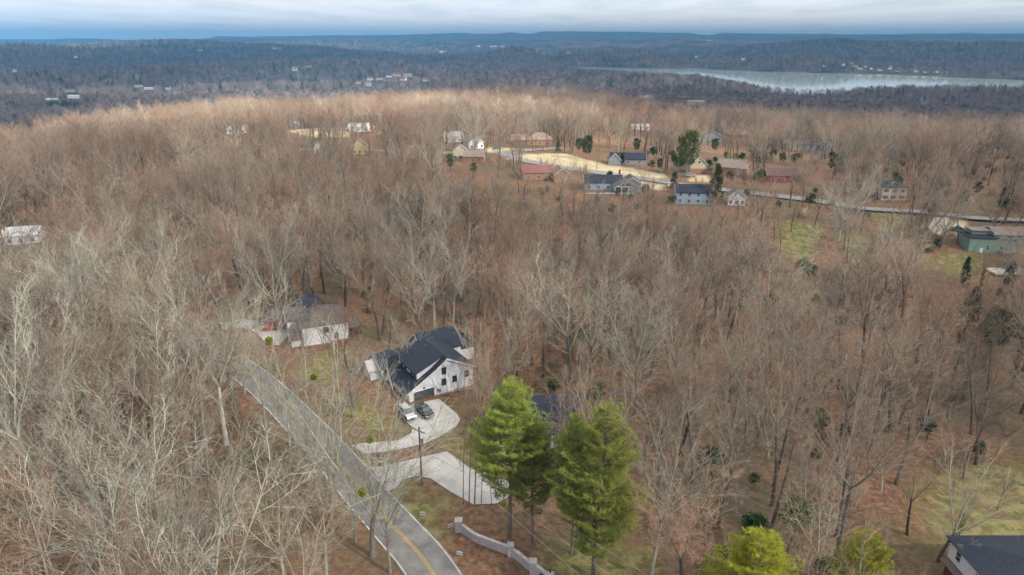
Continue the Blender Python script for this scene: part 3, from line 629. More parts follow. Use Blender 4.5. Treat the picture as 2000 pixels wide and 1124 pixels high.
# --- sage green house, right edge
gx, gy, gz = ground(1890, 492); hg = House(gx, gy, gz, -8, 'sage green two storey house with flat dark lower roof'); VIS.append((1880, 425, 2000, 495, gy + 22, .9)); CLEAR.append((gx + 10, gy + 6, 14))
hg.wall(0, 9, 0, 9, -1.5, 5.2, GREEN_WALL, 'flat', rmat=SHINGLE_DARK); hg.wall(9, 26, 1.2, 12, -1.5, 6.4, GREEN_WALL, 'gable', 1.7, 's', rmat=SHINGLE_TAN, name='wing'); hg.wall(2, 9, 4, 9, 5.6, 6.9, GREEN_WALL, 'flat', rmat=SHINGLE_TAN, name='upper_storey')
for p_, zq in ((12, 3.9), (12, 1), (16, 3.9), (20, 3.9)): hg.window('t-', 1.2, p_, zq, 1.9, 1.2)
hg.window('t-', 0, 6.4, 1.2, 1, 1.4); hg.door('t-', 0, 4.4, -.6, TRIM); hg.box('deck', WOOD, 11, 20, -2, 1.15, 0.1, .3)
for q in np.arange(11, 20, .6): hg.box('baluster', TRIM, q, q + .08, -1.98, -1.9, .31, 1.2)
hg.box('deck_rail', TRIM, 11, 20, -2.0, -1.88, 1.2, 1.28)
# --- houses on the ridge street and beyond
def simple(px, py, w, d, h, deg, wallm, roofm, label, kind='gable', axis='s', rise=2.6, prob=.9, extra=None, group=None, nwin=3, storeys=1, vis=True, shutters=None, chim=None):
    x, y, z = ground(px, py); H_ = House(x, y, z, deg, label, group); H_.x, H_.y = x, y
    H_.wall(-w / 2, w / 2, 0, d, -1.5, h, wallm, kind, rise, axis, rmat=roofm)
    for st in range(storeys):
        zb = .8 + st * 2.7
        for k in range(nwin): H_.window('t-', 0, -w / 2 + w * (k + .5) / nwin, zb, 1.1, 1.3, shutters=shutters, detail=y < 420)
        if y < 600: H_.window('s-', -w / 2, d * .5, zb, 1.0, 1.3); H_.window('s+', w / 2, d * .5, zb, 1.0, 1.3)
    if chim: H_.chimney(chim[0], chim[1], h, chim[2], chim[3] if len(chim) > 3 else BRICK)
    if extra: extra(H_)
    sc = FPX / (y * CP + (CAMZ - z) * SP)
    if vis: VIS.append((px - (w / 2 + 1) * sc, py - (h + rise + 1) * sc * .95, px + (w / 2 + 1) * sc, py + 1, y, prob * (.8 if 230 < y < 700 and prob < .96 else 1)))
    CLEAR.append((x, y + d / 2, max(w, d) * .5 + 1)); return H_
def ex_truss(H_):
    H_.wall(8.4, 17, -1, 9, -1.5, 3.4, GREY_WALL, 'gable', 2.6, 't', rmat=SHINGLE_GREY, name='wing')
    for a in (4.5, 7.5, 10.5, 13.5): H_.box('pavilion_post', TRIM, a, a + .3, -9, -8.7, -3, 3.3)
    g = MB()
    for sg in (-1, 1): g.prism([(9.15, 5.8), (9.15, 5.4), (9.15 + sg * 5, 2.9), (9.15 + sg * 5, 3.3)], 1, -9.1, -8.8)
    g.box(4.2, 14.1, -9.1, -8.8, 3.31, 3.6); g.box(9.0, 9.3, -9.08, -8.82, 3.61, 5.4); g.obj('truss', TRIM, H_.e)
    r = MB()
    for sg in (-1, 1): r.prism([(9.15, 5.85), (9.15 + sg * 5.4, 3.05), (9.15 + sg * 5.4, 3.25), (9.15, 6.05)], 1, -9.4, -1.05)
    r.obj('pavilion_roof', SHINGLE_GREY, H_.e); H_.box('deck', TRIM, -9, 14, -6, -.05, -.6, -.3)
    for q in np.arange(-9, 4, 1.2): H_.box('baluster', TRIM, q, q + .12, -6, -5.88, -.29, .7)
simple(1178, 372, 17, 9, 3.6, -4, BLUE_WALL, SHINGLE_DARK, 'pale blue house with tall brick chimney and white trussed pavilion', extra=ex_truss, nwin=4, chim=(7.5, 5, 8.3), prob=.93)
simple(1226, 322, 19, 9, 3.0, -5, GREY_WALL, SHINGLE_DARK, 'long low house with dark blue roof behind the straw coloured lawn', extra=lambda H_: H_.wall(-10.5, -4, -3.5, 3, -1.5, 3.1, GREY_WALL, 'gable', 3.2, 't', rmat=SHINGLE_GREY, name='wing'), prob=.97)
simple(1354, 400, 15, 8, 5.2, -6, BLUE_WALL, SHINGLE_DARK, 'pale blue two storey house with dark roof and small brick chimney', storeys=2, nwin=4, chim=(-6.8, 4, 8.2), prob=.9)
simple(1364, 340, 8.5, 9, 4.6, 0, CREAM, SHINGLE_TAN, 'cream gabled cottage with brown brick lower wall', axis='t', rise=3.8, nwin=2, extra=lambda H_: (H_.box('brick_base', BRICK_TAN, -4.3, 4.3, -.12, -.01, -1, 2.6), H_.window('t-', 0, 0, 5.2, 1.1, 1.2)), prob=.95)
simple(1428, 346, 14, 8, 4.6, -28, BRICK_TAN, SHINGLE_TAN, 'tan brick house with tall chimney on its right gable', rise=3.2, chim=(7.3, 3, 9.6, BRICK_TAN), prob=.9)
simple(1052, 352, 15, 9, 3.6, 8, BRICK_TAN, SHINGLE_RED, 'brick house with faded red roof seen through bare trees', extra=lambda H_: H_.wall(6.5, 14, -6, 4, -3, 3.4, BRICK_TAN, 'gable', 2.6, 't', rmat=SHINGLE_RED, name='wing'), prob=.7)
simple(1054, 284, 16, 11, 3.4, 0, BRICK_TAN, SHINGLE_TAN, 'large tan hip roofed house beside the ridge street', kind='hip', rise=4.2, extra=lambda H_: H_.wall(-18, -8.05, 1, 9, -1.5, 3.2, BRICK_TAN, 'gable', 3.2, 's', rmat=SHINGLE_TAN, name='wing'), prob=.95)
simple(931, 291, 10, 13, 4.2, 22, SIDING, SHINGLE_TAN, 'white gabled house with brown roof at the street end', axis='t', rise=3.4, prob=.95)
simple(886, 278, 12, 8, 3.6, 5, SIDING, SHINGLE_PALE, 'pale house with white trim half hidden left of the white gabled house', prob=.6)
simple(900, 312, 9, 8, 4.6, 10, CREAM, SHINGLE_TAN, 'cream gabled house below the end of the street', axis='t', rise=3.2, prob=.7)
simple(924, 318, 11, 8, 3.2, -8, BRICK_TAN, SHINGLE_TAN, 'low brown roofed house by the round evergreen', prob=.7)
simple(808, 309, 8, 8, 4.6, 12, YELLOW_WALL, SHINGLE_TAN, 'narrow pale yellow gabled house among bare trees', axis='t', rise=3.2, prob=.85)
simple(703, 302, 9, 9, 4.8, 14, YELLOW_WALL, SHINGLE_TAN, 'yellow gabled house with back deck', axis='t', rise=3.4, prob=.92)
simple(600, 302, 9, 7, 4.2, -10, SIDING, SHINGLE_GREY, 'white house half hidden by dark bare trees', prob=.7)
simple(574, 246, 17, 10, 3.2, -14, BRICK_TAN, SHINGLE_PALE, 'sunlit brick house with white roof on the crest', rise=2.8, prob=.97, extra=lambda H_: H_.box('white_garage_wall', TRIM, -8.4, 0, -.2, -.01, -1, 3.1))
simple(462, 262, 13, 8, 3.0, 10, SIDING, SHINGLE_PALE, 'pale sunlit house left of the white roofed crest house', prob=.7)
simple(700, 258, 14, 9, 3.2, 0, SIDING, SHINGLE_PALE, 'pale low house with light roof behind sunlit trees', prob=.8)
simple(748, 262, 12, 8, 3.2, 6, CREAM, SHINGLE_TAN, 'cream house with brown roof at the sunlit wood edge', prob=.6)
simple(43, 478, 11, 8, 3.2, 18, SIDING, mat('white_metal_roof', (.75, .77, .78), rough=.5), 'white roofed low building among the trees at the left edge', prob=.98, rise=2.2)
simple(1560, 292, 22, 9, 3.4, -8, GREY_WALL, SHINGLE_GREY, 'long blue grey roofed house behind the ridge', nwin=5, prob=.95, extra=lambda H_: H_.wall(-8, -1, -8, -.1, -1.5, 3.2, CREAM, 'gable', 2.6, 't', rmat=SHINGLE_TAN, name='wing'))
simple(1608, 291, 12, 9, 3.4, -12, BLUE_WALL, SHINGLE_GREY, 'small blue gabled house right of the long grey roofed one', axis='t', rise=3, prob=.95)
simple(1744, 392, 10, 9, 5.6, -6, CREAM, SHINGLE_DARK, 'cream two storey house with black shutters', nwin=3, storeys=2, shutters=BLACK, kind='hip', rise=2.4, prob=.92)
simple(1252, 254, 15, 8, 2.8, 0, SIDING, SHINGLE_PALE, 'low house with bright white roof behind the sparse pine', rise=1.6, prob=.95)
simple(1392, 276, 15, 9, 3.6, -8, GREY_WALL, SHINGLE_GREY, 'grey house with white gables beyond the round pine', axis='t', rise=3.4, prob=.9, extra=lambda H_: H_.wall(-15, -7.55, 1, 8, -1.5, 3.0, SIDING, 'gable', 2.4, 's', rmat=SHINGLE_GREY, name='wing'))
simple(1440, 270, 16, 8, 3.0, 4, BRICK, SHINGLE_TAN, 'brick ranch with one white gable beyond the round pine', prob=.85)
simple(1530, 356, 15, 8, 3.0, -4, BRICK, SHINGLE_BROWN, 'red brown roofed low house behind bare trees', prob=.7)
simple(1438, 402, 7, 6, 4.0, -10, SIDING, SHINGLE_GREY, 'small white outbuilding right of the blue two storey house', axis='t', prob=.8)
simple(1844, 276, 11, 9, 5.0, 8, SIDING, SHINGLE_DARK, 'white gabled house deep in the right hand woods', axis='t', rise=3.4, prob=.95)
simple(1950, 292, 16, 9, 3.4, -6, BLUE_WALL, SHINGLE_GREY, 'blue grey house beside a green lawn at the right', prob=.95)
simple(1808, 204, 14, 12, 6.5, 8, BLUE_WALL, SHINGLE_GREY, 'tall pale blue house in the woods before the lake', rise=5, prob=.97)
simple(1848, 208, 15, 9, 4.5, 0, BRICK, SHINGLE_GREY, 'brick house right of the tall pale blue one before the lake', prob=.9)
simple(1263, 192, 26, 12, 6, 0, SIDING, SHINGLE_GREY, 'large white house on the wooded hill above the lake', nwin=5, prob=.97)
simple(1360, 206, 30, 12, 6, -4, CREAM, SHINGLE_TAN, 'wide pale house with green lawn on the wooded hill', nwin=6, prob=.97)
simple(1335, 196, 24, 12, 5, 6, BRICK, SHINGLE_GREY, 'brown house beside the wide pale house on the hill', prob=.95)
simple(1300, 208, 20, 12, 4, 20, BRICK_TAN, SHINGLE_RED, 'reddish roofed house left of the clearing on the hill', prob=.9)
simple(58, 244, 17, 9, 3.4, 10, BRICK, SHINGLE_DARK, 'brick house with dark roof in the shaded left valley', prob=.95)
simple(100, 196, 26, 13, 5, 8, SIDING, SHINGLE_GREY, 'long pale house left in the shaded valley', prob=.97)
simple(142, 193, 25, 13, 5, -4, SIDING, SHINGLE_PALE, 'white house right of the long pale one in the shaded valley', prob=.97)
simple(134, 181, 22, 13, 4, 5, CREAM, SHINGLE_TAN, 'cream house with tan roof above the two pale valley houses', prob=.95)
simple(290, 176, 24, 13, 4, 5, SIDING, SHINGLE_PALE, 'long white house right of the dark valley conifers', prob=.95)
simple(270, 171, 20, 13, 4, 15, SIDING, SHINGLE_TAN, 'small white house just above the long white valley house', prob=.95)
ORD = 'first second third fourth fifth sixth seventh eighth ninth tenth eleventh twelfth thirteenth fourteenth fifteenth sixteenth seventeenth eighteenth nineteenth twentieth twenty-first twenty-second twenty-third'.split()
MN = {'white_siding': 'white', 'cream_siding': 'cream', 'tan_brick': 'tan', 'tan_shingle': 'tan', 'weathered_grey_shingle': 'grey', 'red_shingle': 'red', 'pale_shingle': 'pale'}
VALLEY = [(722, 158, 22), (741, 157, 28), (774, 150, 34), (795, 151, 34), (760, 152, 22), (786, 158, 24), (719, 169, 20), (700, 164, 20), (830, 160, 22)]
for k, (a, b_, w_) in enumerate(VALLEY):
    wm, rm = random.choice([SIDING, CREAM]), [SHINGLE_TAN, SHINGLE_GREY, SHINGLE_RED][k % 3]
    simple(a, b_, w_ * .75, 13, 6, random.uniform(-25, 25), wm, rm, '%s house with %s roof in the valley cluster, %s from its left' % (MN[wm.name], MN[rm.name], ORD[sorted(VALLEY).index((a, b_, w_))]), rise=5, prob=.98, group='valley hillside houses', nwin=3)
FARH = [(575, 139, 26), (602, 132, 30), (590, 136, 22), (28, 142, 30), (328, 176, 20), (960, 93, 60), (968, 92, 60), (982, 93, 70), (935, 92, 45), (870, 101, 60), (862, 103, 60), (535, 96, 50), (545, 97, 45), (147, 114, 25), (1062, 105, 70), (1076, 107, 60), (1110, 106, 45), (1050, 101, 40), (1360, 113, 34), (1452, 118, 40), (1385, 81, 90), (390, 100, 50)]
SHOREH = [(1664, 125, 34), (1672, 131, 44), (1680, 136, 46), (1690, 134, 30), (1648, 130, 26), (1702, 138, 30), (1720, 139, 34), (1738, 138, 30), (1752, 141, 26), (1770, 141, 36), (1790, 142, 32), (1808, 143, 30), (1830, 143, 36), (1850, 145, 26), (1780, 138, 26), (1740, 134, 24), (1440, 117, 26), (1600, 131, 22), (1610, 132, 20)]
for k, (a, b_, w_) in enumerate(FARH):
    wm, rm = random.choice([SIDING, CREAM, SIDING, BRICK_TAN]), random.choice([SHINGLE_TAN, SHINGLE_GREY, SHINGLE_PALE])
    simple(a, b_, w_ * .62, w_ * .4, 7, random.uniform(-25, 25), wm, rm, 'tiny %s house with %s roof on a far hill, %s from the left' % (MN[wm.name], MN[rm.name], ORD[sorted(FARH).index((a, b_, w_))]), rise=6, prob=.98, group='tiny houses on the far hills', nwin=2)
for k, (a, b_, w_) in enumerate(SHOREH):
    wm, rm = random.choice([SIDING, CREAM, BRICK_TAN]), random.choice([SHINGLE_TAN, SHINGLE_GREY, SHINGLE_PALE])
    simple(a, b_, w_ * .5, w_ * .35, 6, random.uniform(-25, 25), wm, rm, 'small %s house with %s roof on the far lake shore, %s from the left' % (MN[wm.name], MN[rm.name], ORD[sorted(SHOREH).index((a, b_, w_))]), rise=5, prob=.98, group='houses on the far lake shore', nwin=2)
# ------------------------------------------------------------------ vehicles
def vehicle(x, y, z, deg, label, cat, paint, kind='suv', L=4.8, W=1.9):
    e = empty('parked_' + cat.replace(' ', '_'), (x, y, z), R(deg), label, cat); h = L / 2
    if kind == 'truck':
        low = [(-h, .45), (-h, 1.15), (-.5, 1.17), (1.0, 1.2), (h - .1, 1.08), (h, .8), (h, .42)]; cab = [(-.55, 1.18), (-.42, 1.8), (.75, 1.82), (1.45, 1.2)]
    elif kind == 'suv':
        low = [(-h, .42), (-h - .02, 1.0), (-h + .1, 1.08), (1.1, 1.05), (h - .15, .95), (h, .7), (h, .36)]; cab = [(-h + .12, 1.07), (-h + .45, 1.66), (.2, 1.70), (1.2, 1.06)]
    else:
        low = [(-h, .4), (-h, .82), (-h + .2, .9), (1.0, .9), (h - .15, .78), (h, .6), (h, .34)]; cab = [(-h + .7, .9), (-h + 1.3, 1.42), (.1, 1.45), (1.0, .9)]
    def arch(profile):
        o = []
        for wx in (h - .95, -h + .95):
            o += [(wx + .42 * math.cos(a), .36 + .42 * math.sin(a)) for a in np.linspace(0, math.pi, 7)]
        return profile + o
    g = MB(); prof = arch(low); n = len(prof); half = W / 2
    ys_ = [(-half, .0), (-half + .08, .06), (half - .08, .06), (half, .0)]
    # body shell: four sections across, shoulders tucked in at the top
    rows = []
    for (yy, tuck) in ((-half + .07, 1), (-half, 0), (half, 0), (half - .07, 1)):
        b = len(g.v); rows.append(b)
        for (p, q) in prof: g.v.append((p * (1 - .01 * tuck), yy, q + (.04 if tuck and q > .7 else 0)))
    for k in range(3):
        for i in range(n):
            j = (i + 1) % n; g.f.append((rows[k] + i, rows[k] + j, rows[k + 1] + j, rows[k + 1] + i)); g.m.append(0)
    g.f.append(tuple(range(rows[0], rows[0] + n))); g.m.append(0); g.f.append(tuple(range(rows[3] + n - 1, rows[3] - 1, -1))); g.m.append(0)
    body = g.obj('body', paint, e)
    c = MB(); b0 = half - .10; b1 = half - .28
    q = [(p[0], -(b0 if i in (0, 3) else b1), p[1]) for i, p in enumerate(cab)] + [(p[0], (b0 if i in (0, 3) else b1), p[1]) for i, p in enumerate(cab)]
    c.hexa([q[0], q[3], q[7], q[4], q[1], q[2], q[6], q[5]]); c.obj('window_glass', CARGLASS, e)
    rr_ = MB(); rr_.box(cab[1][0] - .04, cab[2][0] + .04, -b1 - .03, b1 + .03, max(cab[1][1], cab[2][1]) - .02, max(cab[1][1], cab[2][1]) + .05)
    for sg in (-1, 1):
        for (pa, pb) in ((0, 1), (3, 2)):
            rr_.tube([(cab[pa][0], sg * b0, cab[pa][1]), (cab[pb][0], sg * b1, cab[pb][1])], [.05, .05], 4, tip=False)
        mx_ = (cab[1][0] + cab[2][0]) / 2; rr_.tube([(mx_, sg * (b0 + .0), cab[0][1]), (mx_, sg * b1, cab[1][1])], [.05, .05], 4, tip=False)
    rr_.obj('roof', paint, e)
    if kind == 'truck': bed = MB(); bed.box(-h + .1, -.65, -half + .15, half - .15, 1.18, 1.215); bed.obj('bed_cover', BLACK, e)
    for wx in (h - .95, -h + .95):
        for sg in (-1, 1):
            t_ = MB(); t_.tube([(wx, sg * (half - .22), .36), (wx, sg * (half - .02), .36)], [.36, .36], 14, tip=False)
            b = len(t_.v); t_.f += [tuple(range(0, 14)), tuple(range(14, 28))]; t_.m += [0, 0]; wo = t_.obj('wheel', RUBBER, e)
            r_ = MB(); r_.tube([(wx, sg * (half - .06), .36), (wx, sg * (half + .0), .36)], [.21, .19], 10, tip=False); r_.f += [tuple(range(0, 10)), tuple(range(10, 20))]; r_.m += [0, 0]; r_.obj('rim', METAL, wo)
    for sg in (-1, 1):
        b = MB(); b.box(h - .06, h + .02, sg * (half - .3) - .2, sg * (half - .3) + .2, .70, .86); b.obj('headlight', LAMP, e)
        b = MB(); b.box(-h - .03, -h + .05, sg * (half - .18) - .1, sg * (half - .18) + .1, .70, .98); b.obj('tail_light', DARKRED, e)
        b = MB(); b.box(.95, 1.15, sg * (half + .08) - .1, sg * (half + .08) + .1, 1.0, 1.16); b.obj('mirror', paint, e)
    b = MB(); b.box(h - .03, h + .03, -half + .55, half - .55, .62, .84); b.box(h - .02, h + .06, -half + .1, half - .1, .38, .52); b.obj('grille', METAL if paint is CAR_DARK else BLACK, e)
    return e
ax, ay = at_z(795, 812, .15); vehicle(ax, ay, .15, -58, 'silver vehicle parked on the curved driveway left of the dark pickup', 'car', CAR_SILVER, 'suv', 5.2, 1.95)
ax, ay = at_z(829, 808, .15); vehicle(ax, ay, .15, -58, 'dark pickup parked on the driveway below the grey garage door', 'pickup truck', CAR_DARK, 'truck', 5.2, 1.95)
for (a, b_, dg, lb, ct, pt, kd) in ((1868, 453, -15, 'blue grey pickup parked beside the sage green house', 'pickup truck', CAR_BLUE, 'truck'), (1973, 528, 10, 'blue car on the pale pad at the right edge', 'car', CAR_BLUE, 'sedan'),
                               (970, 293, 5, 'small grey car parked at the end of the ridge street', 'car', CAR_BLUE, 'sedan'), (1312, 366, 20, 'white car parked right of the white trussed pavilion', 'car', CAR_WHITE, 'suv'), (1349, 347, 0, 'pale car in front of the cream cottage', 'car', CAR_SILVER, 'suv')):
    X_, Y_, Z_ = ground(a, b_); vehicle(X_, Y_, Z_ + .3, dg, lb, ct, pt, kd, 4.9, 1.9); VIS.append((a - 14, b_ - 10, a + 14, b_ + 3, Y_, .95)); CLEAR.append((X_, Y_, 4))
px_, py_, pz_ = ground(1966, 528); g = MB(); g.box(-7, 7, -5, 5, -.3, .28); o = g.obj('parking_pad', mat('pad_gravel', (.60, .55, .46))); o.location = (px_, py_, pz_); tag(o, 'pale parking pad under the blue car', kind='structure')
# ------------------------------------------------------------------ entry wall of the next street
WP = [at_z(896, 1037), at_z(906, 1042), at_z(925, 1056), at_z(950, 1067), at_z(985, 1080), at_z(1008, 1092), at_z(1030, 1110), at_z(1052, 1127), at_z(1074, 1146)]
ew = empty('entry_wall', (*WP[4], 0), 0, 'pale curved brick entry wall with square pillars beside the road', 'wall'); ox, oy = WP[4]
Wp = spline(WP, 1.2); Wl = [(p[0] - ox, p[1] - oy) for p in Wp]
SPL = int(len(Wl) * .78)
for i in range(len(Wl) - 1):
    a, b_ = Wl[i], Wl[i + 1]; L = math.hypot(b_[0] - a[0], b_[1] - a[1]); nx, ny = -(b_[1] - a[1]) / L * .2, (b_[0] - a[0]) / L * .2; h = 1.35 if i < SPL else 1.65
    g = MB(); g.hexa([(p[0] + s_ * nx, p[1] + s_ * ny, z) for z in (-.3, h) for p, s_ in ((a, -1), (b_, -1), (b_, 1), (a, 1))]); g.obj('panel', STUCCO, ew)
    g = MB(); g.hexa([(p[0] + s_ * nx * 1.25, p[1] + s_ * ny * 1.25, z) for z in (h + .002, h + .11) for p, s_ in ((a, -1), (b_, -1), (b_, 1), (a, 1))]); g.obj('coping', CAPSTONE, ew)
for k_ in (0, int(len(Wl) * .56), SPL, len(Wl) - 1):
    cx_, cy_ = Wl[k_]; sz = .5 if k_ != int(len(Wl) * .56) else .42
    g = MB(); g.box(cx_ - sz, cx_ + sz, cy_ - sz, cy_ + sz, -.3, 1.95); pl = g.obj('pillar', STUCCO, ew)
    g = MB(); z = 1.952; e_ = sz + .08; g.box(cx_ - e_, cx_ + e_, cy_ - e_, cy_ + e_, z, z + .12); ap = (cx_, cy_, z + .42); q = [(cx_ - e_, cy_ - e_, z + .12), (cx_ + e_, cy_ - e_, z + .12), (cx_ + e_, cy_ + e_, z + .12), (cx_ - e_, cy_ + e_, z + .12)]
    for i in range(4): g.poly([q[i], q[(i + 1) % 4], ap])
    g.obj('pillar_cap', CAPSTONE, pl)
lx, ly = Wl[-1]; g = MB(); g.box(lx - .1, lx + .1, ly - .1, ly + .1, 2.37, 2.85); g.tube([(lx, ly, 2.85), (lx, ly, 3.1)], [.14, .02], 6, tip=False); g.obj('lantern', BLACK, ew)
# oval emblem plaque on the last bay
a, b_ = Wl[SPL], Wl[-1]; mx_, my_ = (a[0] + b_[0]) / 2, (a[1] + b_[1]) / 2; L = math.hypot(b_[0] - a[0], b_[1] - a[1]); ux, uy = (b_[0] - a[0]) / L, (b_[1] - a[1]) / L; nx, ny = uy, -ux
if nx > 0: nx, ny = -nx, -ny
mx_ = Wl[(SPL + len(Wl)) // 2][0]; my_ = Wl[(SPL + len(Wl)) // 2][1]
g = MB(); N = 20
def ring(r0, r1, d0, d1):
    for i in range(N):
        a0, a1 = 6.2832 * i / N, 6.2832 * (i + 1) / N; q = []
        for d_ in (d0, d1):
            for (rr_, aa) in ((r0, a0), (r1, a0), (r1, a1), (r0, a1)): q.append((mx_ + ux * rr_ * 1.35 * math.cos(aa) + nx * d_, my_ + uy * rr_ * 1.35 * math.cos(aa) + ny * d_, .85 + rr_ * math.sin(aa)))
        g.hexa(q)
ring(.40, .54, .28, .34); ring(.02, .14, .28, .34)
for sg in (-1, 1):
    for k_ in range(6):
        a0, a1 = .9 + k_ * .3, .9 + (k_ + 1) * .3; q = []
        for d_ in (.28, .34):
            for (rr_, aa) in ((.18, a0), (.3, a0), (.3, a1), (.18, a1)): q.append((mx_ + sg * ux * (rr_ * 1.3 * math.cos(aa)) + nx * d_, my_ + sg * uy * (rr_ * 1.3 * math.cos(aa)) + ny * d_, .85 + sg * (rr_ * math.sin(aa) - .02)))
        g.hexa(q)
g.obj('emblem', BLACK, ew)
for p in Wp[::3]: CLEAR.append((p[0], p[1], 1.6))
# ------------------------------------------------------------------ utility pole and wires
ux_, uy_ = at_z(824, 946); PH = 11.0; up = empty('utility_pole', (ux_, uy_, 0), R(-36), 'wooden utility pole standing at the edge of the wide driveway', 'utility pole')
g = MB(); g.tube([(0, 0, -.5), (0, 0, PH)], [.17, .12], 8, tip=False); g.obj('pole', WOOD, up)
g = MB(); g.box(-1.3, 1.3, -.16, -.05, PH - .7, PH - .55); cr_ = g.obj('crossarm', WOOD, up)
for q in (-1.2, 0, 1.2):
    g = MB(); g.tube([(q, -.1, PH - .55), (q, -.1, PH - .3)], [.05, .04], 6, tip=False); g.obj('insulator', METAL, up)
g = MB(); g.tube([(.3, .25, PH - 3), (.3, .25, PH - 2.1)], [.24, .24], 10, tip=False); g.f += [tuple(range(10)), tuple(range(10, 20))]; g.m += [0, 0]; g.obj('transformer', METAL, up)
ux2, uy2 = at_z(1330, 1290, 0)
for k_, q in enumerate((-1.2, 0, 1.2)):
    ca, sa = math.cos(R(-36)), math.sin(R(-36)); A = Vector((ux_ + q * ca - .1 * -sa, uy_ + q * sa - .1 * ca, PH - .28)); e0 = ((1165, 1140), (1230, 1140), (1310, 1140))[k_]
    bx_, by_ = at_z(*e0, 10.2); B = A + (Vector((bx_, by_, 10.2)) - A) * 1.6; pts = [tuple(A.lerp(B, i / 16) - Vector((0, 0, .9 * 4 * (i / 16) * (1 - i / 16)))) for i in range(17)]
    g = MB(); g.tube(pts, [.022] * 17, 4, tip=False)
    tag(g.obj('power_line', mat('wire', (.45, .45, .46), rough=.5)), 'thin power line crossing above the entry wall, %s of three' % ('left hand', 'middle', 'right hand')[k_], 'power line', 'power lines from the utility pole')
# ------------------------------------------------------------------ yard signs, basketball hoop, mailbox, stones
def sign(px, py, face, label, deg, tilt=0.25):
    x, y = at_z(px, py); e = empty('yard_sign', (x, y, 0), R(deg), label, 'sign')
    g = MB(); g.box(-.45, .45, -.02, .02, .55, 1.15); o = g.obj('board', TRIM, e); g = MB(); g.box(-.36, .36, -.03, -.021, .76, .94); g.obj('print', face, o)
    for q in (-.38, .38): g = MB(); g.box(q - .015, q + .015, -.015, .015, 0, .545); g.obj('stake', METAL, e)
sign(898, 1090, SIGNGREEN, 'small white and green yard sign on the verge below the entry wall', -20); sign(826, 1012, SIGNRED, 'small white and red yard sign beside the road under the utility pole', -15); sign(880, 1036, SIGNRED, 'tiny red and white sign in the brush near the first pillar', 30)
bx_, by_ = at_z(950, 918); e = empty('basketball_hoop', (bx_, by_, 0), R(-40), 'basketball hoop with white backboard beside the low house', 'basketball hoop')
g = MB(); g.tube([(0, .9, 0), (0, .8, 2.6), (0, .15, 3.2)], [.07, .07, .06], 6, tip=False); g.obj('post', BLACK, e)
g = MB(); g.box(-.9, .9, 0, .06, 2.9, 4.0); o = g.obj('backboard', TRIM, e); g = MB(); g.box(-.3, .3, -.02, -.001, 3.05, 3.5); g.obj('target_square', BLACK, o)
g = MB(); g.tube([(.23 * math.cos(a), -.35 + .23 * math.sin(a), 3.05) for a in np.linspace(0, 6.2832, 13)], [.02] * 13, 4, tip=False); g.obj('rim', BLACK, e)
def mailbox(px, py, label):
    x, y = at_z(px, py); e = empty('mailbox', (x, y, 0), R(54), label, 'mailbox'); g = MB(); g.box(-.05, .05, -.05, .05, 0, 1.04); g.obj('post', WOOD, e)
    g = MB(); g.prism([(-.1, 1.05), (.1, 1.05), (.1, 1.2), (.06, 1.27), (-.06, 1.27), (-.1, 1.2)], 1, -.25, .25); g.obj('box', BLACK, e)
mailbox(738, 902, 'black mailbox at the mouth of the wide driveway')
# fallen logs
for k_, (a, b_, L, dg) in enumerate(((905, 640, 9, 60), (1690, 845, 11, 10), (840, 660, 6, 20))):
    X_, Y_, Z_ = ground(a, b_); g = MB(); g.tube([(-L / 2, 0, .25), (0, .15, .3), (L / 2, .1, .25)], [.22, .18, .1], 7, tip=False); o = g.obj('fallen_log', BARK_PALE); o.location = (X_, Y_, Z_); o.rotation_euler = (0, 0, R(dg)); tag(o, ['long fallen log lying on leaf litter behind the white house', 'fallen log among bare trees on the right hand slope', 'short fallen log just behind the white house'][k_], 'log')
# ------------------------------------------------------------------ trees
def perp(d, ang, az):
    """direction leaning away from d by ang, around azimuth az"""
    dx, dy, dz = d
    if abs(dz) < .9: ux, uy, uz = dy, -dx, 0.0
    else: ux, uy, uz = 0.0, dz, -dy
    l = math.sqrt(ux * ux + uy * uy + uz * uz); ux /= l; uy /= l; uz /= l
    wx, wy, wz = dy * uz - dz * uy, dz * ux - dx * uz, dx * uy - dy * ux
    c, s_ = math.cos(az), math.sin(az); sa, ca = math.sin(ang), math.cos(ang)
    return (dx * ca + (ux * c + wx * s_) * sa, dy * ca + (uy * c + wy * s_) * sa, dz * ca + (uz * c + wz * s_) * sa)
def limb(rnd, p, d, L, n, wob, up):
    pts = [p]; st = L / n
    for i in range(n):
        d = (d[0] + rnd.gauss(0, wob), d[1] + rnd.gauss(0, wob), d[2] + rnd.gauss(0, wob) + up); l = math.sqrt(d[0] ** 2 + d[1] ** 2 + d[2] ** 2); d = (d[0] / l, d[1] / l, d[2] / l)
        p = (p[0] + d[0] * st, p[1] + d[1] * st, p[2] + d[2] * st); pts.append(p)
    return pts, d
def lerp(a, b, t): return (a[0] + (b[0] - a[0]) * t, a[1] + (b[1] - a[1]) * t, a[2] + (b[2] - a[2]) * t)
def along(pts, f):
    n = len(pts) - 1; k = min(n - 1, int(f * n)); t = f * n - k; a, b = pts[k], pts[k + 1]
    d = (b[0] - a[0], b[1] - a[1], b[2] - a[2]); l = math.sqrt(d[0] ** 2 + d[1] ** 2 + d[2] ** 2) or 1
    return lerp(a, b, t), (d[0] / l, d[1] / l, d[2] / l)
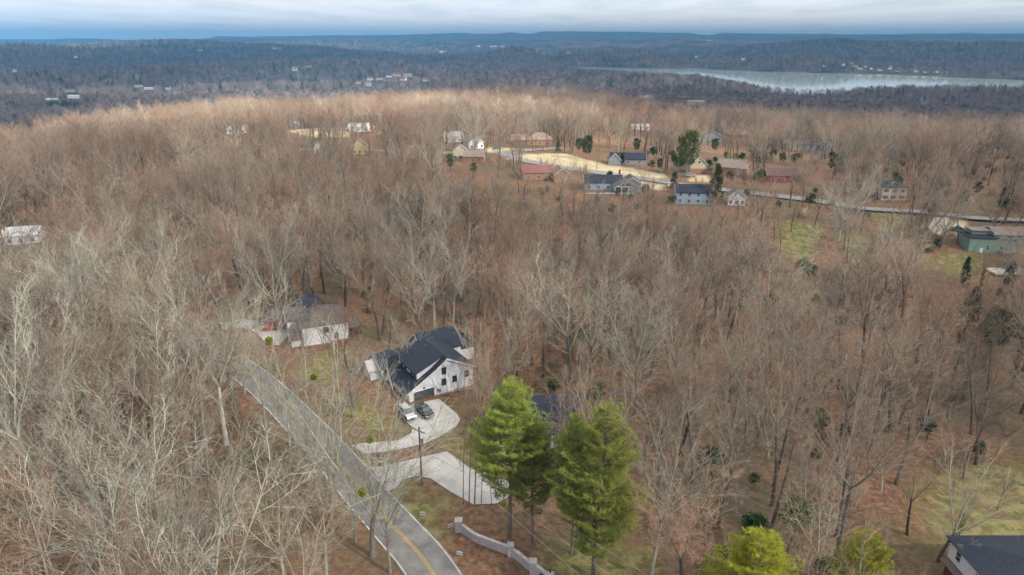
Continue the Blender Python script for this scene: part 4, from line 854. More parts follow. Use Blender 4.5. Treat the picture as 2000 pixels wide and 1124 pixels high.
def bare_tree(seed, H=24.0, fork=.5, spread=26, nlead=3, nside=5, r0=.30, dens=1.0, lean=.05, n2=10, n3=6, n4=4, thick=1.0, tips=None, lim=.45):
    rnd = random.Random(seed); T = MB(); C = MB()
    d = (rnd.gauss(0, lean), rnd.gauss(0, lean), 1); pts, d = limb(rnd, (0, 0, -.4), d, H * fork, 7, .035, .02)
    n = len(pts); T.tube(pts, [r0 * (1.25 if i == 0 else 1) * (1 - .42 * i / (n - 1)) for i in range(n)], 7, tip=False)
    rt = r0 * .58; limbs = []
    a0 = rnd.uniform(0, 6.28)
    for k in range(nlead):
        dd = perp(d, R(spread * rnd.uniform(.55, 1.15)) if nlead > 1 else .03, a0 + k * 6.2832 / nlead + rnd.uniform(-.4, .4)); L = H * (1 - fork) * rnd.uniform(.75, 1.15) * 1.06
        q, _ = limb(rnd, pts[-1], dd, L, 8, .055, .055); limbs.append((q, rt * rnd.uniform(.5, .72), L, True))
    for k in range(nside):
        f = rnd.uniform(.55, .98); p, dp = along(pts, f); dd = perp(dp, R(rnd.uniform(38, 65)), rnd.uniform(0, 6.28)); L = H * rnd.uniform(.16, .30) * (1.35 if spread > 35 else 1)
        q, _ = limb(rnd, p, dd, L, 5, .07, .10); limbs.append((q, rt * rnd.uniform(.28, .45), L, False))
    for q, r_, L, lead in limbs:
        m = len(q); (C).tube(q, [max(.02, r_ * (1 - .85 * i / (m - 1))) for i in range(m)], 5)
        for k in range(int((n2 if lead else n2 * .6))):
            f = .18 + .8 * (k + rnd.random()) / n2 / (1 if lead else .6); f = min(f, .97); p, dp = along(q, f)
            d2 = perp(dp, R(rnd.uniform(22, 48)), rnd.uniform(0, 6.28)); L2 = L * lim * (1.18 - .62 * f) * rnd.uniform(.7, 1.3)
            q2, _ = limb(rnd, p, d2, L2, 4, .07, .07); r2 = max(.028, r_ * .46 * (1 - .5 * f)); C.tube(q2, [r2, r2 * .75, r2 * .55, r2 * .35, .006], 4)
            for j in range(int(n3 * dens)):
                f3 = .12 + .86 * (j + rnd.random()) / n3 / dens; f3 = min(f3, .98); p3, dp3 = along(q2, f3); d3 = perp(dp3, R(rnd.uniform(20, 45)), rnd.uniform(0, 6.28)); L3 = L2 * .42 * (1.15 - .5 * f3) * rnd.uniform(.7, 1.3)
                q3, _ = limb(rnd, p3, d3, L3, 2, .08, .06); C.tube(q3, [.022 * thick, .015 * thick, .004], 3, 0 if thick > 1 else 1)
                if tips is not None: tips.append(q3[-1])
                for i4 in range(int(n4 * dens)):
                    f4 = .15 + .83 * (i4 + rnd.random()) / n4 / dens; p4, dp4 = along(q3, min(f4, .98)); d4 = perp(dp4, R(rnd.uniform(22, 52)), rnd.uniform(0, 6.28)); L4 = max(.35, L3 * .55) * rnd.uniform(.6, 1.2)
                    e = (p4[0] + d4[0] * L4, p4[1] + d4[1] * L4, p4[2] + d4[2] * L4 + .05); C.tube([p4, e], [.0125 * thick, .003], 3, 1)
                    for tw in range(2):
                        pm = lerp(p4, e, rnd.uniform(.25, .8)); d5 = perp(d4, R(rnd.uniform(25, 50)), rnd.uniform(0, 6.28)); L5 = L4 * .6
                        b = len(C.v); w_ = .009 * thick; px, py = -d5[1], d5[0]
                        C.v += [(pm[0] - w_, pm[1] + w_, pm[2]), (pm[0] + w_, pm[1] - w_, pm[2] + w_), (pm[0] + d5[0] * L5, pm[1] + d5[1] * L5, pm[2] + d5[2] * L5)]; C.f.append((b, b + 1, b + 2)); C.m.append(1)
    return T, C
def leaf(g, rnd, p, s, mi=0, flat=0.0):
    a = rnd.uniform(0, 6.28); t_ = rnd.uniform(-1, 1) * (1 - flat); c, s_ = math.cos(a) * s, math.sin(a) * s
    b = len(g.v); g.v += [(p[0] - c, p[1] - s_, p[2] - t_ * s * .5), (p[0] + s_ * .6, p[1] - c * .6, p[2] + t_ * s), (p[0] + c, p[1] + s_, p[2] + t_ * s * .4), ]; g.f.append((b, b + 1, b + 2)); g.m.append(mi)
def pine(seed, H=24.0, base=.22, width=5.5, whorl=.75, tuft=.42, per=11, gap=0.0, sparse=1.0, dome=.55):
    rnd = random.Random(seed); T = MB(); F = MB(); tr, _ = limb(rnd, (0, 0, -.4), (0, 0, 1), H, 9, .012, .02)
    T.tube(tr, [max(.04, H * .013 * (1 - .93 * i / 9)) for i in range(10)], 7)
    z = H * base
    def tuftat(p, d, s):
        for k in range(per):
            dd = perp(d, R(rnd.uniform(15, 85)), rnd.uniform(0, 6.28)); L = s * rnd.uniform(.7, 1.2); w_ = s * .085
            b = len(F.v); sx, sy = -dd[1] * w_ + w_ * .3, dd[0] * w_ + w_ * .3
            F.v += [(p[0] - sx, p[1] - sy, p[2]), (p[0] + sx, p[1] + sy, p[2]), (p[0] + dd[0] * L, p[1] + dd[1] * L, p[2] + dd[2] * L)]; F.f.append((b, b + 1, b + 2)); F.m.append(0)
    while z < H * .985:
        f = (z / H - base) / (1 - base); W = width * (math.sin(min(1, f * 1.6 + .22) * math.pi * .5) if f < .35 else 1) * (1 - max(0, f - .2) / .8) ** dome + .35
        nb = rnd.randint(4, 6); a0 = rnd.uniform(0, 6.28)
        for k in range(nb):
            if rnd.random() < gap: continue
            L = W * rnd.uniform(.5, 1.3); an = a0 + k * 6.28 / nb + rnd.uniform(-.4, .4); el = R(8 + 42 * f + rnd.uniform(-8, 8)); p0, _d = along(tr, min(.995, (z + .4 + rnd.uniform(-.3, .3)) / (H + .4)))
            q, dq = limb(rnd, p0, (math.cos(an) * math.cos(el), math.sin(an) * math.cos(el), math.sin(el)), L, 5, .07, .05); T.tube(q, [max(.015, L * .013 * (1 - .8 * i / 5)) for i in range(6)], 4)
            tuftat(q[-1], dq, tuft)
            ns = int(L * 3.4 * sparse)
            for j in range(ns):
                fj = .30 + .68 * (j + rnd.random()) / max(1, ns); p1, d1 = along(q, min(.98, fj)); sg = 1 if j % 2 else -1
                d2 = (d1[0] * .55 - sg * d1[1] * .8, d1[1] * .55 + sg * d1[0] * .8, d1[2] * .5 + rnd.uniform(.0, .35)); L2 = (L * (1 - fj) * .55 + .45) * rnd.uniform(.6, 1.2)
                m2 = int(max(1, L2 / .42)); e = p1
                for s_ in range(1, m2 + 1):
                    e = (p1[0] + d2[0] * L2 * s_ / m2, p1[1] + d2[1] * L2 * s_ / m2, p1[2] + d2[2] * L2 * s_ / m2 + rnd.uniform(-.05, .1)); tuftat(e, d2, tuft * rnd.uniform(.75, 1.15))
        z += whorl * rnd.uniform(.7, 1.25) * (1 - .35 * f)
    return T, F
def evergreen(seed, H=8.0, W=2.4, n=2600, s=.22, shape='cone'):
    rnd = random.Random(seed); T = MB(); F = MB(); tr, _ = limb(rnd, (0, 0, -.3), (0, 0, 1), H * .9, 5, .03, .02); T.tube(tr, [H * .016 * (1 - .9 * i / 5) + .01 for i in range(6)], 6)
    cl = []
    for k in range(46):
        f = rnd.random() ** .8; w = W * ((1 - f) ** .7 if shape == 'cone' else math.sqrt(max(.03, 1 - (2 * f - 1) ** 2))) ; a = rnd.uniform(0, 6.28); r_ = w * math.sqrt(rnd.random()) * .95
        zc = H * (.08 + .9 * f) if shape == 'cone' else H * (.30 + .65 * f); cl.append((r_ * math.cos(a), r_ * math.sin(a), zc, .22 * W + .3 * rnd.random()))
    for c in cl: T.tube([(0, 0, max(0.2, c[2] - .8)), (c[0], c[1], c[2])], [.04, .01], 3)
    for k in range(n):
        c = cl[k % len(cl)]; d = (rnd.gauss(0, 1), rnd.gauss(0, 1), rnd.gauss(0, 1)); l = math.sqrt(sum(q * q for q in d)) or 1; q = c[3] * rnd.uniform(.5, 1.15)
        leaf(F, rnd, (c[0] + d[0] / l * q, c[1] + d[1] / l * q, c[2] + d[2] / l * q * 1.1), s * rnd.uniform(.6, 1.3))
    return T, F
def far_bare(seed, H=17.0, W=5.0, n=230, nl=34):
    rnd = random.Random(seed); F = MB(); F.tube([(0, 0, -.5), (0, 0, H * .5), (0, 0, H * .8)], [.28, .18, .03], 4, 0)
    for k in range(nl):
        a = rnd.uniform(0, 6.28); z0 = H * rnd.uniform(.3, .55); el = rnd.uniform(.5, 1.2); L = H * rnd.uniform(.28, .46); F.tube([(0, 0, z0), (math.cos(a) * math.cos(el) * L, math.sin(a) * math.cos(el) * L, z0 + L * math.sin(el))], [.10, .02], 3, 0)
    for k in range(n):
        a = rnd.uniform(0, 6.28); f = rnd.random(); zc = H * (.42 + .55 * f); w = W * math.sqrt(max(.02, 1 - ((f - .4) / .62) ** 2)); r_ = w * math.sqrt(rnd.random()); x, y = r_ * math.cos(a), r_ * math.sin(a)
        ax_, ay_, az_ = x / W * .9 + rnd.gauss(0, .3), y / W * .9 + rnd.gauss(0, .3), rnd.uniform(.3, 1.1); L = rnd.uniform(1.0, 2.2); w_ = .085; b = len(F.v)
        F.v += [(x - w_, y + w_, zc - .6), (x + w_, y - w_, zc - .6), (x + ax_ * L, y + ay_ * L, zc + az_ * L)]; F.f.append((b, b + 1, b + 2)); F.m.append(1)
    return F
def far_pine(seed, H=18.0, W=3.6, n=420):
    rnd = random.Random(seed); F = MB(); F.tube([(0, 0, -.5), (0, 0, H)], [.3, .03], 4, 0)
    for k in range(n):
        f = rnd.random(); zc = H * (.3 + .7 * f); w = W * (1 - f) ** .6 * (1 if f > .15 else .7); r_ = w * math.sqrt(rnd.random()); a = rnd.uniform(0, 6.28)
        leaf(F, rnd, (r_ * math.cos(a), r_ * math.sin(a), zc + rnd.uniform(-.4, .4)), rnd.uniform(.35, .8), 1)
    return F
def brush(seed, H=4.5, n=900):
    rnd = random.Random(seed); F = MB()
    for s_ in range(7):
        a = rnd.uniform(0, 6.28); r_ = rnd.uniform(0, 1.6); p = (r_ * math.cos(a), r_ * math.sin(a), -.2); q, _ = limb(rnd, p, (rnd.gauss(0, .25), rnd.gauss(0, .25), 1), H * rnd.uniform(.6, 1.1), 4, .12, .05); F.tube(q, [.05, .04, .03, .02, .006], 3, 0)
        for k in range(n // 7):
            f = rnd.uniform(.25, 1); pp, dp = along(q, f); d = perp(dp, R(rnd.uniform(20, 60)), rnd.uniform(0, 6.28)); L = rnd.uniform(.5, 1.5) * (1.2 - .6 * f); pp = (pp[0] + rnd.gauss(0, .25), pp[1] + rnd.gauss(0, .25), pp[2]); w_ = .011; b = len(F.v)
            F.v += [(pp[0] - w_, pp[1] + w_, pp[2]), (pp[0] + w_, pp[1] - w_, pp[2]), (pp[0] + d[0] * L, pp[1] + d[1] * L, pp[2] + d[2] * L)]; F.f.append((b, b + 1, b + 2)); F.m.append(1)
    return F
# --- prototypes (mesh data only)
BV = []      # bare variants: (trunk mesh, crown mesh, height, crown half width)
specs = [(24, .50, 36, 4, 4, .30), (26, .52, 30, 4, 4, .29), (22, .44, 42, 5, 5, .30), (25, .48, 38, 5, 3, .33), (22, .55, 28, 3, 5, .23), (23, .40, 44, 5, 4, .34), (19, .46, 38, 4, 4, .21), (27, .58, 22, 3, 5, .25), (24, .30, 40, 6, 5, .36)]
for k, (H, fk, sp, nl, nsd, r0) in enumerate(specs):
    T, C = bare_tree(100 + k, H, fk, sp, nl, nsd, r0, dens=1.0 if nl < 4 else .82, lim=.46)
    BV.append((T.mesh('trunk', TRUNK, True), C.mesh('crown', [BARK, TWIG]), H))
PALE = []; PTIPS = []
for k, (H, fk, sp, nl, nsd, r0) in enumerate([(23, .26, 40, 4, 6, .38), (22, .20, 44, 5, 6, .40), (25, .42, 34, 4, 6, .34)]):
    tpp = []; T, C = bare_tree(300 + k, H, fk, sp, nl, nsd, r0, dens=.82, thick=1.2, n2=12, lim=.42, tips=tpp); PTIPS.append(tpp)
    PALE.append((T.mesh('trunk', BARK_PALE, True), C.mesh('crown', [BARK_PALE, TWIG_PALE]), H))
tp = []; T, C = bare_tree(500, 14, .4, 34, 4, 5, .2, dens=.7, tips=tp); L_ = MB(); rnd = random.Random(3)
for p in tp:
    for k in range(5): leaf(L_, rnd, (p[0] + rnd.gauss(0, .35), p[1] + rnd.gauss(0, .35), p[2] + rnd.gauss(0, .35)), .13)
LEAFY = (T.mesh('trunk', BARK, True), C.mesh('crown', [BARK, TWIG]), L_.mesh('leaves', RUST), 14); LEAFY_TAN = L_.mesh('leaves', TANLEAF)
P1 = pine(11, 25, .26, 6.4, whorl=.62, tuft=.50, per=13, dome=.62, gap=.1); P2 = pine(12, 27, .16, 7.0, whorl=.62, tuft=.52, per=13, dome=.66, gap=.1); P3 = pine(13, 21, .12, 4.2, whorl=1.1, gap=.25, sparse=.55, dome=.35)
PINES = [(P1[0].mesh('trunk', BARK, True), P1[1].mesh('foliage', NEEDLE), 25), (P2[0].mesh('trunk', BARK, True), P2[1].mesh('foliage', NEEDLE), 27), (P3[0].mesh('trunk', BARK, True), P3[1].mesh('foliage', NEEDLE), 21)]
GOLD = (PINES[1][0], P2[1].mesh('foliage', NEEDLE_GOLD), 27)
EV = [tuple(m.mesh(n_, mt) for m, n_, mt in zip(evergreen(21 + k, H, W, n, s, sh), ('trunk', 'foliage'), (BARK, NEEDLE_DARK))) + (H,) for k, (H, W, n, s, sh) in enumerate([(9, 2.2, 3000, .22, 'cone'), (13, 3.6, 4200, .28, 'round'), (4.5, 1.7, 1600, .2, 'round')])]
SLIM = (BV[7][0].copy(), BV[7][1], BV[7][2]); SLIM[0].materials[0] = BARK
def place(kind, x, y, scale=1.0, rz=None, name='bare_tree', label=None, cat='tree', group=None, z=None, sz=None, first=True):
    e = empty(name, (x, y, hz(x, y) if z is None else z), random.uniform(0, 6.28) if rz is None else rz, label, cat, group)
    e.scale = (scale, scale, scale if sz is None else sz)
    for me in kind:
        if isinstance(me, bpy.types.Mesh): link(me.name.split('.')[0], me, e)
    return e
def ivy_on(e, H, r=.5, n=900, mtl=IVY, seed=1, spread=.5):
    rnd = random.Random(seed); g = MB()
    for k in range(n):
        z = H * rnd.random(); a = rnd.uniform(0, 6.28); q = r * (1 + spread * math.sin(z * 1.7 + a)) * (1.1 - .5 * z / H); leaf(g, rnd, (q * math.cos(a), q * math.sin(a), z), rnd.uniform(.1, .24))
    return link('ivy', g.mesh('ivy', mtl), e)
def mistletoe(e, pts):
    rnd = random.Random(len(pts))
    for (x, y, z, s) in pts:
        g = MB()
        for k in range(260):
            d = (rnd.gauss(0, 1), rnd.gauss(0, 1), rnd.gauss(0, 1)); l = math.sqrt(sum(q * q for q in d)) or 1; u_ = s * rnd.random() ** .4; leaf(g, rnd, (x + d[0] / l * u_, y + d[1] / l * u_, z + d[2] / l * u_), .12)
        link('mistletoe', g.mesh('mistletoe', MISTLE), e)
HERO = []    # (x, y, crown radius) so the wood keeps its distance
def hero(px, py, kind, top, label, name='bare_tree', z=None, rz=None, group=None, keep=4.0, wide=1.0):
    """tree whose foot is seen at (px,py) and whose top reaches row `top`"""
    x, y, gz_ = ground(px, py); H = kind[-1]; lo, hi = 3.0, 60.0
    for _ in range(30):
        m_ = (lo + hi) / 2; r_ = proj(x, y, gz_ + m_)[1]
        if r_ > top: lo = m_
        else: hi = m_
    s = lo / H; e = place(kind, x, y, s * wide, rz, name, label, 'tree' if 'shrub' not in name else 'shrub', group, sz=s); HERO.append((x, y, keep)); return e
h = hero
def MT(n, seed):
    c = [p for p in PTIPS[0] if p[2] > 13]; rnd = random.Random(seed); return [(*rnd.choice(c), rnd.uniform(.3, .48)) for _ in range(n)]
e = h(728, 1090, PALE[0], 742, 'pale spreading tree with mistletoe between the road and the two driveways', keep=6); mistletoe(e, MT(4, 5))
h(762, 1120, PALE[2], 900, 'pale leaning tree on the verge beside the lower road')
h(420, 1150, PALE[0], 862, 'large pale forked tree at the bottom left of the road', keep=6)
h(640, 1180, PALE[2], 840, 'tall pale tree at the bottom edge beside the road'); h(555, 1120, PALE[1], 900, 'pale many stemmed tree at the left edge of the lower road')
h(235, 1090, PALE[1], 700, 'grey green spreading tree in the lower left wood', keep=6); h(100, 1010, PALE[2], 600, 'tall grey green leaning tree in the lower left wood', keep=5)
h(400, 860, PALE[2], 560, 'tall pale tree in the wood left of the road bend'); h(330, 800, PALE[0], 545, 'broad pale tree at the wood edge before the brick house', keep=6); h(462, 815, PALE[2], 540, 'tall pale tree touching the left road line')
e = h(230, 600, PALE[0], 452, 'pale spreading tree with mistletoe above the far road bend', keep=6); mistletoe(e, MT(4, 8))
h(600, 560, PALE[1], 436, 'rounded silvery tree behind the red brick house', keep=6, wide=.85); h(500, 560, PALE[2], 460, 'silvery tree left of the rounded silvery one')
h(805, 735, PALE[0], 622, 'silvery spreading tree in front of the white house roof', keep=5); h(960, 800, PALE[1], 600, 'pale vase shaped tree right of the white house'); h(700, 780, PALE[2], 655, 'grey tree between the brick house and the white house')
h(1235, 775, PALE[1], 568, 'large silvery tree with dense white branches in mid wood', keep=7, wide=1.15); h(1040, 640, PALE[2], 520, 'pale grey tree above the rust leaved tree')
h(1270, 1140, PALE[2], 840, 'pale sycamore like tree right of the big pines', keep=6, wide=1.1); h(1690, 560, PALE[0], 400, 'wide pale forked tree on the green lawn edge', keep=8, wide=1.2)
h(1940, 480, BV[8], 318, 'big olive brown tree in front of the sage green house', keep=7, wide=1.1); h(885, 440, PALE[1], 340, 'pale wide tree left of the red roofed house', keep=6); h(990, 440, PALE[2], 345, 'pale upright tree before the red roofed house')
h(1175, 470, PALE[2], 360, 'pale tree below the white trussed pavilion'); h(1260, 470, PALE[0], 372, 'warm pale tree below the blue house'); h(1600, 700, PALE[2], 560, 'silvery tree on the right hand slope')
h(1830, 1100, (PALE[1][0], BV[8][1], 24) if False else BV[8], 880, 'dark ivy footed tree left of the corner house', keep=5); h(1500, 900, PALE[1], 770, 'pale low tree in the thicket above the golden pines'); h(1720, 960, PALE[0], 840, 'pale twisted tree beside the lower right lawn'); h(1430, 830, PALE[2], 700, 'silvery tree at the foot of the right hand wood')
h(1640, 1000, PALE[2], 890, 'thin pale tree between the two golden pines'); h(1560, 1010, PALE[2], 880, 'bleached tree behind the left golden pine'); h(1850, 820, PALE[1], 620, 'broad grey green tree in the right hand wood', keep=6)
h(568, 232, BV[8], 178, 'large rounded bare tree on the sunlit crest', keep=6, wide=1.1); h(630, 232, BV[5], 182, 'second tall bare tree on the sunlit crest'); h(1480, 330, BV[8], 240, 'tall fan shaped bare tree right of the tan brick house', keep=6); h(1790, 360, BV[8], 250, 'very wide fan shaped bare tree in the right distance', keep=8, wide=1.2)
for k, (a, b_, tp_) in enumerate(((1440, 432, 352), (1475, 440, 345), (1545, 452, 360), (1590, 446, 350), (1640, 450, 348), (1735, 462, 362), (1790, 470, 352), (1835, 486, 372), (1870, 478, 360), (1100, 386, 312), (1022, 390, 318), (1140, 400, 322), (1300, 420, 345), (1215, 410, 340))):
    h(a, b_, BV[(k * 5) % 9], tp_, 'bare brown tree screening the ridge street, %s from the left' % ORD[sorted((1440, 1475, 1545, 1590, 1640, 1735, 1790, 1835, 1870, 1100, 1022, 1140, 1300, 1215)).index(a)], group='bare trees in front of the ridge street', wide=1.15)
for k, (a, b_, tp_, lb) in enumerate(((1905, 600, 500, 'ivy covered tree left of the parking pad on the slope'), (1870, 655, 560, 'dark ivy covered trunk below the parking pad'), (1975, 760, 600, 'tall ivy covered tree at the right edge'))):
    e = h(a, b_, BV[7], tp_, lb, 'ivy_clad_tree', wide=.8); ivy_on(e, 21, 1.0, 3600, seed=20 + k, spread=.7)
h(1772, 1045, BV[5], 868, 'dark bare tree at the left rim of the lower right lawn'); h(1880, 935, BV[3], 800, 'bare tree standing on the upper lower right lawn'); h(1945, 1000, BV[6], 905, 'small dark bare tree on the lower right lawn')
for k, (a, b_, tp_, lb) in enumerate(((905, 985, 760, 'thin straight tree rising from the near edge of the wide driveway'), (916, 990, 700, 'tall dark trunked tree before the wide driveway'), (927, 992, 640, 'tallest slim tree before the wide driveway'), (940, 988, 800, 'slim young tree left of the pines'), (960, 992, 830, 'slim dark sapling under the left pine'))):
    e = h(a, b_, SLIM, tp_, lb, wide=.42, keep=1)
for k, (a, b_, tp_, kd, lb) in enumerate(((566, 872, 640, 2, 'slender pale tree at the left road edge below the bend'), (520, 838, 575, 0, 'broad pale tree leaning towards the road line'), (604, 930, 700, 1, 'many stemmed pale tree beside the middle of the road'), (478, 770, 560, 1, 'pale tree shading the upper road'),
        (650, 1000, 760, 2, 'tall pale tree at the left road edge opposite the curved drive'), (694, 1062, 850, 0, 'pale tree at the left road edge opposite the wide drive'), (600, 760, 600, 2, 'slim pale tree between road and front yard'), (655, 850, 700, 2, 'pale tree on the right road edge above the curved drive'), (560, 715, 590, 0, 'pale tree in the yard of the red brick house'), (690, 820, 690, 1, 'pale many stemmed tree in front of the parked cars'),
        (745, 850, 700, 2, 'thin pale tree between the parked cars and the road'), (640, 700, 600, 1, 'grey tree below the white side wall of the brick house'))):
    h(a, b_, PALE[kd], tp_, lb, wide=.72, keep=2)
EVP = sorted([(1130, 300), (1165, 332), (1243, 300), (1288, 335), (1395, 300), (1420, 336), (1480, 322), (1508, 300), (1560, 335), (1622, 335), (1178, 256), (1232, 232), (1368, 250), (1645, 290), (1870, 335), (950, 335), (1090, 300), (880, 335), (1458, 256), (1282, 240), (1760, 335), (1905, 385), (1955, 405), (640, 300), (420, 260), (1000, 262)])
for k, (a, b_) in enumerate(EVP):
    h(a, b_, (EV[1], EV[0], EV[1], PINES[2])[k % 4], b_ - (22, 26, 30, 40)[k % 4] * (b_ / 300) ** 1.5, '%s among the ridge houses, number %s from the left' % (('round dark evergreen', 'pointed dark evergreen', 'broad dark evergreen', 'open crowned pine')[k % 4], (ORD + ['twenty-fourth', 'twenty-fifth', 'twenty-sixth'])[k]), 'evergreen_tree', group='evergreens among the ridge houses', keep=2)
    VIS.append((a - 9, b_ - 26, a + 9, b_, ground(a, b_)[1], .6))
# evergreens that can be pointed at
h(1116, 1084, PINES[0], 812, 'bright pine filling the gap between the two tallest foreground pines', 'pine_tree', keep=4, wide=.75)
h(995, 1050, PINES[0], 745, 'tall green pine left of its twin beside the low house', 'pine_tree', keep=6, wide=1.0); h(1158, 1128, PINES[1], 785, 'tallest bright green pine in the middle foreground', 'pine_tree', keep=7, wide=.98); h(1040, 1064, PINES[0], 822, 'darker pine between the two tall foreground pines', 'pine_tree', keep=4, wide=.85)
h(1440, 1330, GOLD, 1030, 'golden green pine at the bottom edge', 'pine_tree', keep=6, wide=1.25); h(1655, 1290, GOLD, 1050, 'smaller green pine right of the golden one at the bottom edge', 'pine_tree', keep=5, wide=1.15)
h(1340, 345, EV[1][:2] + (13,), 254, 'round yellow green pine on the ridge street', 'pine_tree', keep=5); HP = bpy.data.objects[[o.name for o in bpy.data.objects if o.name.startswith('pine_tree')][-1]]
for ch in HP.children:
    if ch.name.startswith('foliage'): ch.data = ch.data.copy(); ch.data.materials[0] = NEEDLE_MID
h(1207, 298, PINES[2], 236, 'sparse tall pine behind the long low house', 'pine_tree', keep=4, wide=1.5); h(1146, 312, EV[1], 264, 'dark round evergreen left of the sparse pine', 'evergreen_tree', keep=4)
h(500, 212, EV[1], 188, 'bright green evergreen on the sunlit crest', 'evergreen_tree'); h(925, 345, EV[1], 318, 'round dark evergreen by the brown roofed house', 'evergreen_tree')
h(1185, 238, EV[1], 214, 'small round evergreen above the sparse pine', 'evergreen_tree'); h(1310, 256, EV[1], 236, 'dark round evergreen beyond the white roof', 'evergreen_tree'); h(1215, 322, EV[0], 298, 'small dark conifer at the corner of the long low house', 'evergreen_tree')
h(1315, 378, EV[0], 335, 'dark conifer between the ridge houses', 'evergreen_tree'); h(1396, 400, EV[0], 318, 'ivy green column tree right of the blue two storey house', 'evergreen_tree', wide=.8); h(720, 600, EV[1], 560, 'dark green evergreen behind the brick house', 'evergreen_tree')
h(121, 175, EV[1], 152, 'dark conifer in the left valley', 'evergreen_tree'); h(1890, 640, EV[0], 560, 'dark ivy covered tree in the right hand wood', 'evergreen_tree'); h(1935, 700, EV[1], 600, 'large dark evergreen at the right edge of the wood', 'evergreen_tree'); h(1960, 590, EV[0], 510, 'ivy covered trunk near the parking pad', 'evergreen_tree', wide=.7); h(1880, 560, EV[0], 500, 'ivy clad tree left of the parking pad', 'evergreen_tree', wide=.7); h(1700, 500, EV[0], 460, 'dark conifer beside the green lawn', 'evergreen_tree')
h(1000, 810, LEAFY, 645, 'rust leaved tree right of the white house', 'rust_leaved_tree', wide=1.25); h(1690, 400, LEAFY[:2] + (LEAFY_TAN, 14), 300, 'tan leaved tree in front of the right distance', 'tan_leaved_tree', wide=.9); h(1655, 395, LEAFY[:2] + (LEAFY_TAN, 14), 312, 'second tan leaved tree left of the larger one', 'tan_leaved_tree', wide=.7)
h(770, 290, LEAFY, 262, 'dull rust leaved tree on the ridge', 'rust_leaved_tree'); h(795, 298, LEAFY, 268, 'smaller rust leaved tree beside the narrow yellow house', 'rust_leaved_tree'); h(140, 480, LEAFY, 430, 'rust leaved tree right of the white roofed building', 'rust_leaved_tree')
for k, (a, b_, tp_, lb) in enumerate(((975, 800, 705, 'ivy covered trunk right of the white house'), (992, 790, 720, 'second ivy covered trunk beside the rust leaved tree'), (1880, 780, 640, 'ivy covered trunk on the right hand slope'), (1920, 720, 590, 'pale topped trunk wrapped in bright ivy'), (1860, 1090, 980, 'ivy thick trunk beside the corner house'), (1120, 420, 380, 'ivy wrapped trunk below the red roofed house'))):
    e = h(a, b_, BV[7], tp_ - 30, lb, 'ivy_clad_tree', wide=.7); ivy_on(e, 17, .75, 2200, seed=k)
# ------------------------------------------------------------------ the wood
def candidates(r0, r1, sp, az=44, seed=1):
    g = np.random.RandomState(seed); m_ = int(r1 * math.sin(R(az)) / sp) + 1; n_ = int(r1 / sp) + 1
    ix, iy = np.meshgrid(np.arange(-m_, m_ + 1), np.arange(0, n_ + 1)); x = (ix + g.uniform(-.46, .46, ix.shape)).ravel() * sp; y = (iy + g.uniform(-.46, .46, ix.shape)).ravel() * sp
    r = np.hypot(x, y); a = np.degrees(np.arctan2(x, y)); k = (r > r0) & (r < r1) & (np.abs(a) < az); return x[k], y[k], g
def clear_of(x, y, margin=1.0):
    ok = dline(ROAD[::2], x, y) > 4.9 * margin
    for P in (DRIVE1, DRIVE2, DRIVE3): ok &= sdist(P, x, y) > 1.0
    k = y > 200
    for P in (ST1, ST2, ST3):
        d = np.full(len(x), 99.0); d[k] = dline(P[::2], x[k], y[k]); ok &= d > 3.8
    for P in STRAW: ok &= sdist(P, x, y) > 0
    for (cx, cy, cr_) in CLEAR: ok &= np.hypot(x - cx, y - cy) > cr_
    for (cx, cy, cr_) in HERO: ok &= np.hypot(x - cx, y - cy) > cr_ * .75
    for P in LAKES: ok &= sdist(P, x, y) > 6
    return ok
VISR = VIS + [(500, 735, 600, 850, 150, .4), (585, 820, 720, 960, 125, .4), (690, 940, 800, 1040, 105, .5), (760, 1030, 900, 1124, 95, .9), (440, 700, 520, 760, 165, .7), (735, 780, 905, 880, 135, .93), (760, 880, 1000, 990, 115, .9), (205, 570, 290, 605, 190, .5),
              (885, 1010, 1090, 1124, 92, .96), (985, 300, 1310, 352, 420, .6), (1515, 430, 1605, 505, 240, .8), (1640, 455, 1700, 520, 230, .7), (1780, 905, 2000, 1040, 100, .85), (1560, 386, 1700, 412, 300, .4), (1800, 414, 1860, 450, 300, .5), (640, 770, 790, 850, 140, .3), (1800, 500, 1925, 540, 210, .6), (870, 840, 960, 910, 118, .8), (1182, 236, 1232, 300, 440, .95), (1126, 264, 1168, 312, 420, .9), (1318, 254, 1368, 340, 340, .9), (1868, 500, 1990, 700, 190, .6), (430, 620, 560, 660, 185, .7)]
def visible_ok(x, y, z, H, W, g, cf=.38):
    px, pt, d = proj(x, y, z + H); px2, pb, d2 = proj(x, y, z + H * cf); wd = FPX * W / d; ok = np.ones(len(x), bool)
    for (a, b_, c_, d_, D, pr) in VISR:
        hit = (px + wd > a) & (px - wd < c_) & (pt < d_) & (pb > b_) & (y < D) & (g.uniform(0, 1, len(x)) < pr); ok &= ~hit
    return ok
x, y, g = candidates(62, 720, 7.7, seed=5)
z = height(x, y); H = 13 + 15 * g.uniform(0, 1, len(x)) ** .7 * (1 - .16 * sstep(260, 560, np.hypot(x, y)))
leftw = (x < np.interp(y, ROAD[:, 1], ROAD[:, 0])) & (y < 215); H = np.where(leftw, g.uniform(22, 29, len(x)), H)
ok = clear_of(x, y) & visible_ok(x, y, z, H, 3.2, g) & ((smooth_noise(x, y, 19.0, 6.0) + g.uniform(-.3, .3, len(x))) > -.55)
lawn = np.zeros(len(x), bool)
for k_, P in enumerate(LAWN):
    if k_ not in (5, 9): lawn |= sdist(P, x, y) < 0
ok &= ~(lawn & (g.uniform(0, 1, len(x)) < .93))
